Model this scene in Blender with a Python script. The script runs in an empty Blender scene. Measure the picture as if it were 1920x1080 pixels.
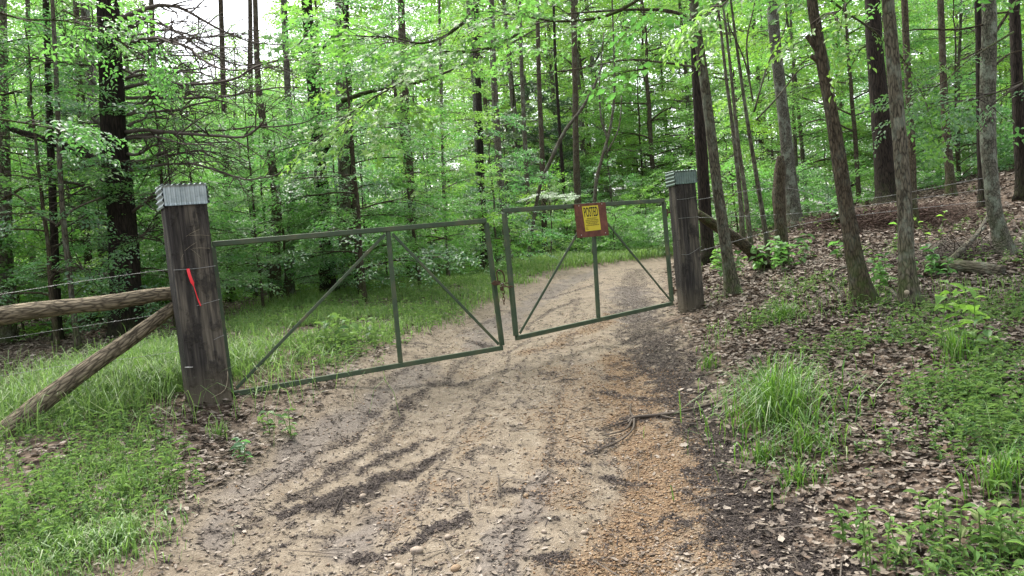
import bpy, math, random
import numpy as np
from mathutils import Vector, Matrix

scene = bpy.context.scene
COL = scene.collection
R_ = math.radians

# ------------------------------------------------------------------ camera
EYE = np.array([0.0, 0.0, 1.6])
F_PX = 1425.0                       # focal length in pixels of the 1920 px wide photograph
PITCH, ROLL = R_(2.8), R_(4.6)
fw = np.array([0, math.cos(PITCH), -math.sin(PITCH)])
x0 = np.array([1.0, 0, 0])
u0 = np.cross(x0, fw)
rt = math.cos(ROLL) * x0 - math.sin(ROLL) * u0
up = math.sin(ROLL) * x0 + math.cos(ROLL) * u0
cam_d = bpy.data.cameras.new('camera')
cam = bpy.data.objects.new('camera', cam_d)
COL.objects.link(cam)
m = Matrix(((rt[0], up[0], -fw[0], EYE[0]), (rt[1], up[1], -fw[1], EYE[1]),
            (rt[2], up[2], -fw[2], EYE[2]), (0, 0, 0, 1)))
cam.matrix_world = m
cam_d.sensor_width = 36
cam_d.lens = 36 * F_PX / 1920
cam_d.clip_start = 0.05
cam_d.clip_end = 2000
scene.camera = cam

# ------------------------------------------------------------------ sky, sun, exposure
SUN_EL, SUN_AZ = R_(62), R_(-28)    # high, ahead and a little left: the trunks show their shaded side
world = bpy.data.worlds.new('World')
scene.world = world
world.use_nodes = True
wn = world.node_tree
bg = wn.nodes['Background']
sky = wn.nodes.new('ShaderNodeTexSky')
sky.sky_type = 'NISHITA'
sky.sun_disc = False
sky.sun_elevation = SUN_EL
sky.sun_rotation = SUN_AZ
sky.dust_density = 4.0
sky.air_density = 1.0
sky.ozone_density = 0.6
hs = wn.nodes.new('ShaderNodeHueSaturation')      # a white overcast veil takes most of the blue out of the sky
hs.inputs['Saturation'].default_value = .3
wn.links.new(sky.outputs[0], hs.inputs['Color'])
wn.links.new(hs.outputs[0], bg.inputs[0])
bg.inputs[1].default_value = 0.15
sun_d = bpy.data.lights.new('sun', 'SUN')
sun_d.energy = 1.5
sun_d.angle = R_(22)
sun_d.color = (1.0, 0.96, 0.88)
sun = bpy.data.objects.new('sun', sun_d)
COL.objects.link(sun)
sd = np.array([math.sin(SUN_AZ) * math.cos(SUN_EL), math.cos(SUN_AZ) * math.cos(SUN_EL), math.sin(SUN_EL)])
sun.rotation_euler = Vector(sd).to_track_quat('Z', 'Y').to_euler()
sun.location = (0, 0, 40)
scene.view_settings.view_transform = 'Standard'
scene.view_settings.look = 'None'
scene.view_settings.gamma = 1
scene.view_settings.exposure = 1.95
scene.view_settings.use_curve_mapping = False
scene.render.engine = 'CYCLES'
cy = scene.cycles
cy.max_bounces = 10
cy.diffuse_bounces = 8
cy.glossy_bounces = 2
cy.transmission_bounces = 3
cy.transparent_max_bounces = 4
cy.caustics_reflective = False
cy.caustics_refractive = False
cy.sample_clamp_indirect = 6
cy.use_denoising = True

# ------------------------------------------------------------------ numeric helpers
def _hash(ix, iy, iz, seed):
    h = (ix.astype(np.int64) * 374761393 + iy.astype(np.int64) * 668265263 + iz.astype(np.int64) * 2147483647 + seed * 1274126177) & 0xFFFFFFFF
    h = ((h ^ (h >> 13)) * 1274126177) & 0xFFFFFFFF
    h = (h ^ (h >> 16)) & 0xFFFFFFFF
    return h / 4294967295.0

def noise3(x, y, z, seed=0):
    x, y, z = np.broadcast_arrays(np.asarray(x, float), np.asarray(y, float), np.asarray(z, float))
    ix, iy, iz = np.floor(x), np.floor(y), np.floor(z)
    fx, fy, fz = x - ix, y - iy, z - iz
    fx, fy, fz = fx * fx * (3 - 2 * fx), fy * fy * (3 - 2 * fy), fz * fz * (3 - 2 * fz)
    r = 0
    for dx in (0, 1):
        wx = fx if dx else 1 - fx
        for dy in (0, 1):
            wy = fy if dy else 1 - fy
            for dz in (0, 1):
                wz = fz if dz else 1 - fz
                r = r + wx * wy * wz * _hash(ix + dx, iy + dy, iz + dz, seed)
    return r * 2 - 1

def noise2(x, y, seed=0):
    x, y = np.broadcast_arrays(np.asarray(x, float), np.asarray(y, float))
    ix, iy = np.floor(x), np.floor(y)
    fx, fy = x - ix, y - iy
    fx, fy = fx * fx * (3 - 2 * fx), fy * fy * (3 - 2 * fy)
    zz = np.zeros_like(ix)
    return ((1 - fx) * (1 - fy) * _hash(ix, iy, zz, seed) + fx * (1 - fy) * _hash(ix + 1, iy, zz, seed)
            + (1 - fx) * fy * _hash(ix, iy + 1, zz, seed) + fx * fy * _hash(ix + 1, iy + 1, zz, seed)) * 2 - 1

def fbm2(x, y, seed=0, o=4):
    r, a = 0, 0.5
    for i in range(o):
        r = r + a * noise2(x * 2 ** i, y * 2 ** i, seed + i * 17)
        a *= 0.5
    return r

def sstep(a, b, x):
    t = np.clip((x - a) / (b - a), 0, 1)
    return t * t * (3 - 2 * t)

def catmull(P, n):
    P = np.asarray(P, float)
    if len(P) == 2:
        return P[0] + np.linspace(0, 1, n)[:, None] * (P[1] - P[0])
    Q = np.vstack([2 * P[0] - P[1], P, 2 * P[-1] - P[-2]])
    t = np.linspace(0, len(P) - 1 - 1e-9, n)
    i = t.astype(int)
    f = (t - i)[:, None]
    a, b, c, d = Q[i], Q[i + 1], Q[i + 2], Q[i + 3]
    return 0.5 * (2 * b + (c - a) * f + (2 * a - 5 * b + 4 * c - d) * f ** 2 + (3 * b - a - 3 * c + d) * f ** 3)

def interp_smooth(xs, ys, w):
    gx = np.linspace(xs[0], xs[-1], 3000)
    gy = np.interp(gx, xs, ys)
    k = int(w / (gx[1] - gx[0])) | 1
    ker = np.hanning(k + 2)[1:-1]
    ker /= ker.sum()
    gy = np.convolve(np.pad(gy, k // 2, mode='edge'), ker, mode='valid')
    return lambda v: np.interp(v, gx, gy)

def nrm(v):
    v = np.asarray(v, float)
    return v / np.maximum(np.linalg.norm(v, axis=-1, keepdims=True), 1e-9)

def ray(px, py):
    return fw + (px - 960) / F_PX * rt - (py - 540) / F_PX * up

def P(px, py, d):                   # pixel of the photograph at a real depth -> world point
    return EYE + ray(px, py) * d

def project(p):
    q = np.asarray(p, float) - EYE
    d = q @ fw
    dd = np.where(np.abs(d) < 1e-6, 1e-6, d)
    return 960 + F_PX * (q @ rt) / dd, 540 - F_PX * (q @ up) / dd, d

# ------------------------------------------------------------------ the land
road_z = interp_smooth([-60, -3, 0, 1.5, 3, 5, 6.5, 8, 12, 17, 22, 40, 100, 400],
                       [-3, -.4, 0, .13, .31, .53, .66, .76, .93, 1.02, 1.06, .8, .8, 6], 2.0)
road_x = interp_smooth([-60, -3, 0, 3.1, 6.5, 8.5, 12, 17, 20, 24, 30, 45, 400],
                       [-6, -1.0, -.55, -.24, .28, .62, 1.3, 2.45, 5.8, 13, 24, 50, 330], 1.6)

def terrain_base(x, y):
    x, y = np.asarray(x, float), np.asarray(y, float)
    u = x - road_x(y)
    z = road_z(y)
    right = np.interp(u, [1.05, 1.35, 1.8, 2.6, 4.2, 6, 10, 20, 40, 120], [0, .06, .19, .37, .44, .58, .95, 1.5, 2.2, 5])
    right = right * (1 + 0.9 * sstep(8.5, 14, y) * sstep(1.2, 4, u) * (1 - sstep(20, 40, u)))
    left = np.interp(-u, [1.1, 1.5, 2.2, 4, 8, 20, 60, 150], [0, .08, .165, .18, .10, 0, .5, 3])
    z = z + np.where(u > 0, right, left)
    return z

def terrain(x, y):
    x, y = np.asarray(x, float), np.asarray(y, float)
    u = x - road_x(y)
    z = terrain_base(x, y)
    onroad = 1 - sstep(1.0, 1.5, np.abs(u))
    near = np.exp(-np.maximum(y - 4, 0) / 25)
    z = z + (1 - onroad) * (0.06 * fbm2(x * .7, y * .7, 3) + 0.03 * fbm2(x * 3, y * 3, 5)) * near
    # wheel ruts, wash channels and crumbs of the road
    z = z - onroad * (.05 * np.exp(-((u + .62) / .2) ** 2) + .035 * np.exp(-((u - .62) / .2) ** 2))
    z = z + onroad * (.015 * fbm2(u * 3.2 + .4 * noise2(x, y, 8), y * .8, 11) + .012 * fbm2(x * 9, y * 5, 12) + .006 * noise2(x * 28, y * 24, 13)) * near
    return z

def ground(px, py, dmax=60):
    r = ray(px, py)
    d = np.linspace(1.0, dmax, 6000)
    p = EYE + d[:, None] * r
    h = p[:, 2] - terrain(p[:, 0], p[:, 1])
    k = np.argmax(h < 0)
    if h[k] >= 0:
        k = len(d) - 1
    q = p[k].copy()
    q[2] = terrain(q[0], q[1])
    return q, d[k]

def gz(x, y):
    return float(terrain(np.array([x]), np.array([y]))[0])

# ------------------------------------------------------------------ mesh and object helpers
class MB:
    def __init__(s):
        s.v, s.q, s.t, s.n = [], [], [], 0
        s.qm, s.tm = [], []
    def add(s, v, q=None, t=None, m=0):
        v = np.asarray(v, float).reshape(-1, 3)
        if q is not None and len(q):
            q = np.asarray(q, int).reshape(-1, 4)
            s.q.append(q + s.n); s.qm.append(np.full(len(q), m))
        if t is not None and len(t):
            t = np.asarray(t, int).reshape(-1, 3)
            s.t.append(t + s.n); s.tm.append(np.full(len(t), m))
        s.v.append(v)
        s.n += len(v)
        return s
    def mesh(s, name, mats, smooth=True):
        v = np.vstack(s.v)
        q = np.vstack(s.q) if s.q else np.zeros((0, 4), int)
        t = np.vstack(s.t) if s.t else np.zeros((0, 3), int)
        me = bpy.data.meshes.new(name)
        me.vertices.add(len(v))
        me.vertices.foreach_set('co', v.astype(np.float32).ravel())
        loops = np.concatenate([q.ravel(), t.ravel()]).astype(np.int32)
        me.loops.add(len(loops))
        me.loops.foreach_set('vertex_index', loops)
        ls = np.concatenate([np.arange(len(q)) * 4, len(q) * 4 + np.arange(len(t)) * 3]).astype(np.int32)
        me.polygons.add(len(ls))
        me.polygons.foreach_set('loop_start', ls)
        mi = np.concatenate([np.concatenate(s.qm) if s.qm else np.zeros(0), np.concatenate(s.tm) if s.tm else np.zeros(0)]).astype(np.int32)
        me.polygons.foreach_set('material_index', mi)
        me.polygons.foreach_set('use_smooth', np.full(len(ls), smooth))
        for mt in (mats if isinstance(mats, (list, tuple)) else [mats]):
            me.materials.append(mt)
        me.update(calc_edges=True)
        return me
    def obj(s, name, mats, parent=None, smooth=True, loc=None):
        return link(name, s.mesh(name, mats, smooth), parent, loc)

def link(name, data, parent=None, loc=None):
    o = bpy.data.objects.new(name, data)
    COL.objects.link(o)
    if parent is not None:
        o.parent = parent
    if loc is not None:
        o.location = tuple(float(c) for c in loc)
    return o

def tag(o, label=None, cat=None, group=None, kind=None):
    if label: o['label'] = label
    if cat: o['category'] = cat
    if group: o['group'] = group
    if kind: o['kind'] = kind
    return o

def thing(name, label, cat, loc=(0, 0, 0), group=None, rz=0.0):
    o = link(name, None, None, loc)
    o.rotation_euler = (0, 0, rz)
    o.empty_display_size = .2
    return tag(o, label, cat, group)

def copy_tree(o, parent=None):
    c = o.copy()
    COL.objects.link(c)
    c.parent = parent
    for ch in list(o.children):
        copy_tree(ch, c)
    return c

def tube(Pt, Rd, n=8, amp=0.0, freq=3.0, seed=0, cap=True, ridge=0.0, nr=9, flare=0.0):
    Pt = np.asarray(Pt, float)
    k = len(Pt)
    Rd = np.broadcast_to(np.asarray(Rd, float), (k,)).copy()
    T = nrm(np.gradient(Pt, axis=0))
    mean = nrm(Pt[-1] - Pt[0])
    ref = np.array([1.0, 0, 0]) if abs(mean[2]) > .75 else np.array([0, 0, 1.0])
    A = nrm(np.cross(np.broadcast_to(ref, T.shape), T))
    B = np.cross(T, A)
    ang = np.linspace(0, 2 * math.pi, n, endpoint=False)
    s = np.concatenate([[0], np.cumsum(np.linalg.norm(np.diff(Pt, axis=0), axis=1))])
    ca, sa = np.cos(ang), np.sin(ang)
    rr = np.repeat(Rd[:, None], n, 1)
    if amp:
        rr = rr * (1 + amp * noise3(ca[None] * 1.3, sa[None] * 1.3, s[:, None] * freq, seed)
                   + amp * .5 * noise3(ca[None] * 3, sa[None] * 3, s[:, None] * freq * 2.7, seed + 5))
    if ridge:
        ph = 0.8 * noise3(ca[None] * 2, sa[None] * 2, s[:, None] * 4, seed + 9)
        rr = rr * (1 + ridge * np.abs(np.sin(nr * ang[None] / 2 + ph * 2.2)) * (0.6 + 0.4 * noise3(ca[None] * 4, sa[None] * 4, s[:, None] * 9, seed + 3)))
    if flare:
        rr = rr * (1 + flare * np.exp(-s[:, None] / .14) * (1 + .5 * np.sin(ang[None] * 4 + seed)))
    V = Pt[:, None] + A[:, None] * (rr * ca[None])[..., None] + B[:, None] * (rr * sa[None])[..., None]
    V = V.reshape(-1, 3)
    i = np.arange(k - 1)[:, None] * n
    j = np.arange(n)[None]
    jn = (j + 1) % n
    Q = np.stack([i + j, i + jn, i + n + jn, i + n + j], -1).reshape(-1, 4)
    Tr = []
    if cap:
        V = np.vstack([V, Pt[:1], Pt[-1:]])
        c0, c1 = k * n, k * n + 1
        b = (k - 1) * n
        Tr = [[c0, (q + 1) % n, q] for q in range(n)] + [[c1, b + q, b + (q + 1) % n] for q in range(n)]
    return V, Q, Tr

def box8(c):                        # eight corners: bottom ring 0-3, top ring 4-7
    return np.asarray(c, float), [[3, 2, 1, 0], [4, 5, 6, 7], [0, 1, 5, 4], [1, 2, 6, 5], [2, 3, 7, 6], [3, 0, 4, 7]]

def obox(c, ex, ey, ez, bev=0.0):   # oriented box given centre and half vectors, chamfered along its edges when bev > 0
    c, ex, ey, ez = (np.asarray(a, float) for a in (c, ex, ey, ez))
    if bev <= 0:
        v = [c + sx * ex + sy * ey + sz * ez for sz in (-1, 1) for sx, sy in ((-1, -1), (1, -1), (1, 1), (-1, 1))]
        return box8(v)
    lx, ly, lz = (np.linalg.norm(a) for a in (ex, ey, ez))
    bx, by, bz = ex / lx * bev, ey / ly * bev, ez / lz * bev
    ring = lambda ix, iy: [(-ex + ix, -ey + iy + 0), ]
    V = []
    def oct_(exx, eyy, z):
        return [c + z - exx + bx * 1 - eyy, c + z + exx - bx - eyy, c + z + exx - eyy + by, c + z + exx + eyy - by,
                c + z + exx - bx + eyy, c + z - exx + bx + eyy, c + z - exx + eyy - by, c + z - exx - eyy + by]
    V += oct_(ex - bx, ey - by, -ez)
    V += oct_(ex, ey, -ez + bz)
    V += oct_(ex, ey, ez - bz)
    V += oct_(ex - bx, ey - by, ez)
    Q = []
    for k in range(3):
        for j in range(8):
            a, b = k * 8 + j, k * 8 + (j + 1) % 8
            Q.append([a, b, b + 8, a + 8])
    for b, s_ in ((0, 1), (24, 0)):
        r = [[b, b + 1, b + 2, b + 3], [b, b + 3, b + 4, b + 7], [b + 4, b + 5, b + 6, b + 7]]
        Q += [x[::-1] for x in r] if s_ else r
    return np.asarray(V), Q

def bar(a, b, w, h, nrmv, bev=0.003):    # square tube from a to b; w across, h along the plane normal nrmv
    a, b = np.asarray(a, float), np.asarray(b, float)
    t = nrm(b - a)
    n = nrm(nrmv - np.dot(nrmv, t) * t)
    s = np.cross(t, n)
    return obox((a + b) / 2, s * w / 2, n * h / 2, t * np.linalg.norm(b - a) / 2, bev)

# ------------------------------------------------------------------ materials
class NT:
    def __init__(s, name):
        s.m = bpy.data.materials.new(name)
        s.m.use_nodes = True
        s.t = s.m.node_tree
        s.b = s.t.nodes['Principled BSDF']
        s.o = s.t.nodes['Material Output']
    def n(s, typ, ins=None, **kw):
        nd = s.t.nodes.new('ShaderNode' + typ)
        for k, v in kw.items():
            setattr(nd, k, v)
        for k, v in (ins or {}).items():
            s.set(nd.inputs[k], v)
        return nd
    def set(s, sock, v):
        if isinstance(v, bpy.types.NodeSocket):
            s.t.links.new(v, sock)
        elif isinstance(v, bpy.types.Node):
            s.t.links.new(v.outputs[0], sock)
        else:
            if isinstance(v, tuple) and len(v) == 3 and sock.type == 'RGBA':
                v = (*v, 1)
            sock.default_value = v
    def mix(s, f, a, b, mode='MIX'):
        nd = s.t.nodes.new('ShaderNodeMix')
        nd.data_type = 'RGBA'
        nd.blend_type = mode
        nd.clamp_result = False
        for k, v in ((0, f), (6, a), (7, b)):
            s.set(nd.inputs[k], v)
        return nd.outputs[2]
    def math(s, op, a, b=0.0, c=0.0, clamp=False):
        nd = s.t.nodes.new('ShaderNodeMath')
        nd.operation = op
        nd.use_clamp = clamp
        for k, v in enumerate((a, b, c)):
            s.set(nd.inputs[k], v)
        return nd.outputs[0]
    def ramp(s, f, stops, interp='LINEAR'):
        nd = s.t.nodes.new('ShaderNodeValToRGB')
        cr = nd.color_ramp
        cr.interpolation = interp
        while len(cr.elements) < len(stops):
            cr.elements.new(.5)
        for e, (p, c) in zip(cr.elements, stops):
            e.position = p
            e.color = (*c, 1) if not isinstance(c, (int, float)) else (c, c, c, 1)
        s.set(nd.inputs[0], f)
        return nd.outputs[0]
    def obj_coord(s, scale=(1, 1, 1)):
        tc = s.n('TexCoord')
        mp = s.n('Mapping', {'Vector': tc.outputs['Object'], 'Scale': scale})
        return mp.outputs[0]
    def noise(s, vec, scale, detail=4.0, rough=.55, dist=0.0):
        return s.n('TexNoise', {'Vector': vec, 'Scale': scale, 'Detail': detail, 'Roughness': rough, 'Distortion': dist}).outputs[0]
    def bump(s, h, strength=.5, dist=.02, normal=None):
        nd = s.n('Bump', {'Height': h, 'Strength': strength, 'Distance': dist})
        if normal is not None:
            s.set(nd.inputs['Normal'], normal)
        return nd.outputs[0]
    def out(s, col=None, rough=None, normal=None, spec=.3, metal=None):
        if col is not None: s.set(s.b.inputs['Base Color'], col)
        if rough is not None: s.set(s.b.inputs['Roughness'], rough)
        if normal is not None: s.set(s.b.inputs['Normal'], normal)
        s.set(s.b.inputs['Specular IOR Level'], spec)
        if metal is not None: s.set(s.b.inputs['Metallic'], metal)
        return s.m

def mat_bark(name, dark, light, scale=26.0, stretch=.16, moss=0.0, lichen=0.0, depth=.012, strength=.9):
    t = NT(name)
    v0 = t.obj_coord((1, 1, stretch))
    wob = t.n('TexNoise', {'Vector': v0, 'Scale': scale * .35, 'Detail': 3.0, 'Roughness': .6})
    off = t.n('VectorMath', {0: wob.outputs['Color'], 1: (.5, .5, .5)}, operation='SUBTRACT')
    off = t.n('VectorMath', {0: off.outputs[0], 'Scale': 1.6 / scale}, operation='SCALE')
    v = t.n('VectorMath', {0: v0, 1: off.outputs[0]}, operation='ADD').outputs[0]
    n1 = t.noise(v, scale, 6, .62, .6)
    vo = t.n('TexVoronoi', {'Vector': v, 'Scale': scale * 1.1}, feature='DISTANCE_TO_EDGE').outputs['Distance']
    ridge = t.math('MULTIPLY', t.math('MINIMUM', vo, .22), 3.6)
    hgt = t.math('ADD', t.math('MULTIPLY', ridge, .42), t.math('MULTIPLY', n1, .88))
    col = t.ramp(hgt, [(.40, tuple(c * .5 for c in dark)), (.58, tuple((a + b) / 2.4 for a, b in zip(dark, light))), (.82, light), (1, tuple(min(1, c * 1.5) for c in light))])
    big = t.noise(t.obj_coord((1, 1, .5)), 2.3, 3)
    col = t.mix(t.math('MULTIPLY', big, .5), col, tuple(c * .55 for c in light))
    if lichen:
        l = t.noise(t.obj_coord((1, 1, .7)), 9, 5, .65)
        col = t.mix(t.math('MULTIPLY', t.ramp(l, [(.5, 0), (.62, 1)]), lichen), col, (.36, .40, .33))
    if moss:
        sep = t.n('SeparateXYZ', {'Vector': t.n('TexCoord').outputs['Object']})
        f = t.ramp(sep.outputs[2], [(0, 1), (.55, 0)])
        f = t.math('MULTIPLY', f, t.ramp(t.noise(t.obj_coord(), 12, 4), [(.38, 0), (.6, 1)]))
        col = t.mix(t.math('MULTIPLY', f, moss), col, (.06, .09, .02))
    oi = t.n('ObjectInfo')
    col = t.mix(.35, col, t.ramp(oi.outputs['Random'], [(0, .55), (1, 1.35)]), 'MULTIPLY')
    col = t.mix(1.0, col, (.72, .74, .70), 'MULTIPLY')
    return t.out(col, .9, t.bump(hgt, strength, depth), .15)

def mat_leaf(name, cols, trans=(.20, .48, .085), tmix=.5, gloss=.06, hue=.5, rough=.42):
    t = NT(name)
    g = t.n('NewGeometry')
    oi = t.n('ObjectInfo')
    f = g.outputs['Random Per Island']
    st = [(i / max(1, len(cols) - 1), c) for i, c in enumerate(cols)]
    col = t.ramp(f, st)
    tint = t.ramp(oi.outputs['Random'], [(0, (.62, .88, .95)), (.5, (1, 1, 1)), (1, (1.2, 1.1, .8))])
    col = t.mix(hue, col, tint, 'MULTIPLY')
    tcol = t.mix(hue, t.mix(f, tuple(c * .7 for c in trans), trans), tint, 'MULTIPLY')
    d = t.n('BsdfDiffuse', {'Color': col})
    tr = t.n('BsdfTranslucent', {'Color': tcol})
    mx = t.n('MixShader', {0: tmix, 1: d.outputs[0], 2: tr.outputs[0]})
    gl = t.n('BsdfGlossy', {'Color': (1, 1, 1), 'Roughness': rough})
    lw = t.n('LayerWeight', {'Blend': .25})
    mg = t.n('MixShader', {0: t.math('ADD', t.math('MULTIPLY', lw.outputs['Fresnel'], gloss * 2.5), gloss * .4), 1: mx.outputs[0], 2: gl.outputs[0]})
    t.t.nodes.remove(t.b)
    t.t.links.new(mg.outputs[0], t.o.inputs[0])
    return t.m

def mat_island(name, cols, rough=.8, spec=.2, grain=0.0, gscale=60):
    t = NT(name)
    f = t.n('NewGeometry').outputs['Random Per Island']
    col = t.ramp(f, [(i / max(1, len(cols) - 1), c) for i, c in enumerate(cols)])
    nm = None
    if grain:
        nz = t.noise(t.obj_coord(), gscale, 4)
        col = t.mix(grain, col, t.ramp(nz, [(.3, .4), (.7, 1.5)]), 'MULTIPLY')
        nm = t.bump(nz, .4, .004)
    return t.out(col, rough, nm, spec)

MAT = {}
MAT['bark_grey'] = mat_bark('grey furrowed bark', (.028, .023, .017), (.19, .162, .122), 50, .24, moss=.8, lichen=.3)
MAT['bark_brown'] = mat_bark('brown bark', (.022, .016, .011), (.135, .104, .072), 50, .26, moss=.9, lichen=.12)
MAT['bark_pale'] = mat_bark('pale lichened bark', (.045, .040, .032), (.20, .185, .15), 48, .45, moss=.5, lichen=.55)
MAT['bark_dark'] = mat_bark('dark shaggy bark', (.008, .006, .005), (.050, .037, .029), 40, .12, moss=.3, depth=.02)
MAT['bark_log'] = mat_bark('grey brown rail bark', (.045, .034, .025), (.35, .28, .20), 40, .24, depth=.016, strength=.8)
MAT['twig'] = mat_island('dead twig bark', [(.028, .022, .017), (.06, .047, .036), (.10, .085, .07)])
MAT['leaf'] = mat_leaf('woodland leaf', [(.04, .105, .02), (.065, .155, .026), (.10, .21, .034), (.06, .14, .035)])
MAT['leaf_cool'] = mat_leaf('cool understory leaf', [(.03, .09, .035), (.05, .14, .05), (.08, .18, .06)], trans=(.19, .48, .10), gloss=.10)
MAT['leaf_bright'] = mat_leaf('bright spring leaf', [(.06, .15, .02), (.10, .22, .03), (.15, .27, .035)], trans=(.28, .56, .08))
MAT['needle'] = mat_leaf('evergreen needle', [(.035, .08, .035), (.06, .125, .05)], trans=(.10, .18, .05), tmix=.3)
MAT['grass'] = mat_leaf('grass blade', [(.06, .135, .03), (.10, .19, .045), (.145, .24, .07), (.25, .26, .13)], trans=(.25, .44, .09), tmix=.4, gloss=.015, hue=0, rough=.6)
MAT['grass deep'] = mat_leaf('deep green grass blade', [(.035, .10, .015), (.06, .15, .022), (.09, .19, .03), (.17, .19, .07)], trans=(.20, .40, .05), tmix=.4, gloss=.02, hue=0, rough=.6)
MAT['weed'] = mat_leaf('weed leaf', [(.035, .10, .03), (.07, .155, .04), (.11, .20, .05), (.17, .25, .07), (.06, .13, .05)], trans=(.24, .42, .085), tmix=.4, gloss=.04, hue=0)
MAT['litter'] = mat_island('dead leaf', [(.038, .029, .022), (.105, .083, .064), (.165, .135, .106), (.265, .228, .188), (.14, .114, .09), (.075, .056, .042), (.115, .078, .052)], .75, .25)
MAT['straw'] = mat_island('pine straw', [(.045, .027, .019), (.075, .046, .033), (.06, .038, .028)], .8)
MAT['pebble'] = mat_island('road pebble', [(.13, .097, .068), (.18, .14, .102), (.27, .23, .185), (.16, .10, .056), (.21, .167, .125)], .7, .3, .4, 90)
MAT['gravel'] = mat_island('orange gravel', [(.155, .088, .042), (.20, .124, .062), (.24, .172, .105), (.12, .068, .034), (.19, .142, .095)], .75, .3, .3, 90)
MAT['humus'] = mat_island('black humus crumb', [(.022, .018, .016), (.045, .036, .032), (.075, .06, .05)], .85)

# ------------------------------------------------------------------ what lies where on the land (colour of the soil itself)
def _line(pts, w):
    # a run of soil: its bends on the photograph brought down to the land, its width kept in metres
    g = [ground(*q) for q in pts]
    xy = np.array([q[0][:2] for q in g])
    d = np.array([q[1] for q in g])
    return xy, np.asarray(w, float) * d / F_PX

def _near(x, y, L):
    xy, w = L
    best = np.zeros(np.shape(x))
    for k in range(len(xy) - 1):
        a, b = xy[k], xy[k + 1]
        ab = b - a
        t = np.clip(((x - a[0]) * ab[0] + (y - a[1]) * ab[1]) / (ab @ ab), 0, 1)
        dd = np.hypot(x - a[0] - ab[0] * t, y - a[1] - ab[1] * t)
        best = np.maximum(best, np.exp(-(dd / (w[k] + (w[k + 1] - w[k]) * t)) ** 2))
    return best

EDGE = _line([(1200, 505), (1185, 530), (1195, 580), (1215, 640), (1255, 700), (1305, 800), (1355, 880), (1410, 960), (1490, 1075)], [28, 34, 46, 60, 62, 62, 74, 82, 92])
STREAKS = [(_line(p, np.array(w) * 1.25), k) for p, w, k in (
    ([(800, 821), (710, 852), (675, 880)], [9, 14, 8], .8), ([(816, 864), (757, 884), (687, 915), (600, 950), (541, 974)], [10, 20, 20, 18, 10], 1.0),
    ([(875, 966), (800, 1005), (745, 1029), (640, 1064)], [9, 15, 16, 12], .9), ([(906, 707), (816, 727)], [5, 7], .7), ([(796, 740), (755, 768)], [12, 12], .8),
    ([(640, 1011), (541, 1017)], [8, 8], .6), ([(878, 642), (925, 655)], [8, 9], 1.0), ([(1029, 718), (1083, 710)], [5, 5], .8), ([(924, 917), (982, 928)], [8, 8], .8),
    ([(1103, 874), (1153, 870)], [8, 7], .8), ([(1141, 901), (1223, 905)], [11, 10], .9), ([(1029, 1049), (1062, 1049)], [15, 15], .9), ([(1258, 975), (1290, 985)], [10, 14], .9),
    ([(1126, 738), (1262, 744)], [9, 16], .9), ([(1130, 710), (1278, 683)], [14, 30], .8), ([(1126, 808), (1184, 792), (1278, 780)], [9, 12, 16], .9), ([(1106, 850), (1161, 827)], [8, 9], .8),
    ([(700, 800), (640, 835), (560, 880), (500, 930)], [12, 14, 14, 10], .55), ([(960, 985), (900, 1040)], [10, 10], .5), ([(760, 690), (700, 730)], [10, 14], .5), ([(980, 620), (1040, 580), (1090, 560)], [6, 8, 6], .6),
    ([(905, 645), (800, 745), (640, 885), (480, 1005)], [5, 8, 9, 9], .55), ([(1000, 615), (900, 760), (770, 950), (700, 1080)], [4, 7, 8, 9], .5), ([(1085, 560), (1060, 700), (1010, 900), (960, 1080)], [4, 6, 8, 9], .42),
    ([(860, 690), (730, 810), (590, 915), (500, 990)], [5, 8, 10, 10], .6), ([(1000, 560), (1080, 545), (1130, 530)], [5, 7, 5], .6), ([(930, 600), (880, 625)], [6, 8], .5), ([(1010, 660), (1100, 640)], [6, 7], .5))]
ORANGE = [(_line(p, w), k) for p, w, k in (
    ([(1170, 680), (1190, 760), (1205, 830), (1240, 930), (1195, 1085)], [55, 60, 75, 100, 130], 1.0), ([(1090, 690), (1080, 800), (1060, 940)], [80, 90, 70], .42), ([(1230, 700), (1290, 880), (1330, 1060)], [40, 60, 80], .7), ([(1000, 662), (1090, 622), (1150, 590)], [22, 26, 20], .75), ([(900, 800), (860, 860)], [25, 25], .3),
    ([(1060, 690), (1100, 750)], [40, 40], .35))]
GREY = [_line(p, w) for p, w in (
    ([(789, 691), (700, 760), (565, 852), (480, 925), (400, 1010)], [34, 40, 44, 46, 46]), ([(880, 650), (960, 590), (1060, 535), (1120, 510)], [34, 34, 28, 20]), ([(1180, 540), (1200, 600)], [40, 50]), ([(760, 940), (640, 1040)], [45, 50]), ([(1000, 900), (950, 1060)], [45, 60]))]

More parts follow.
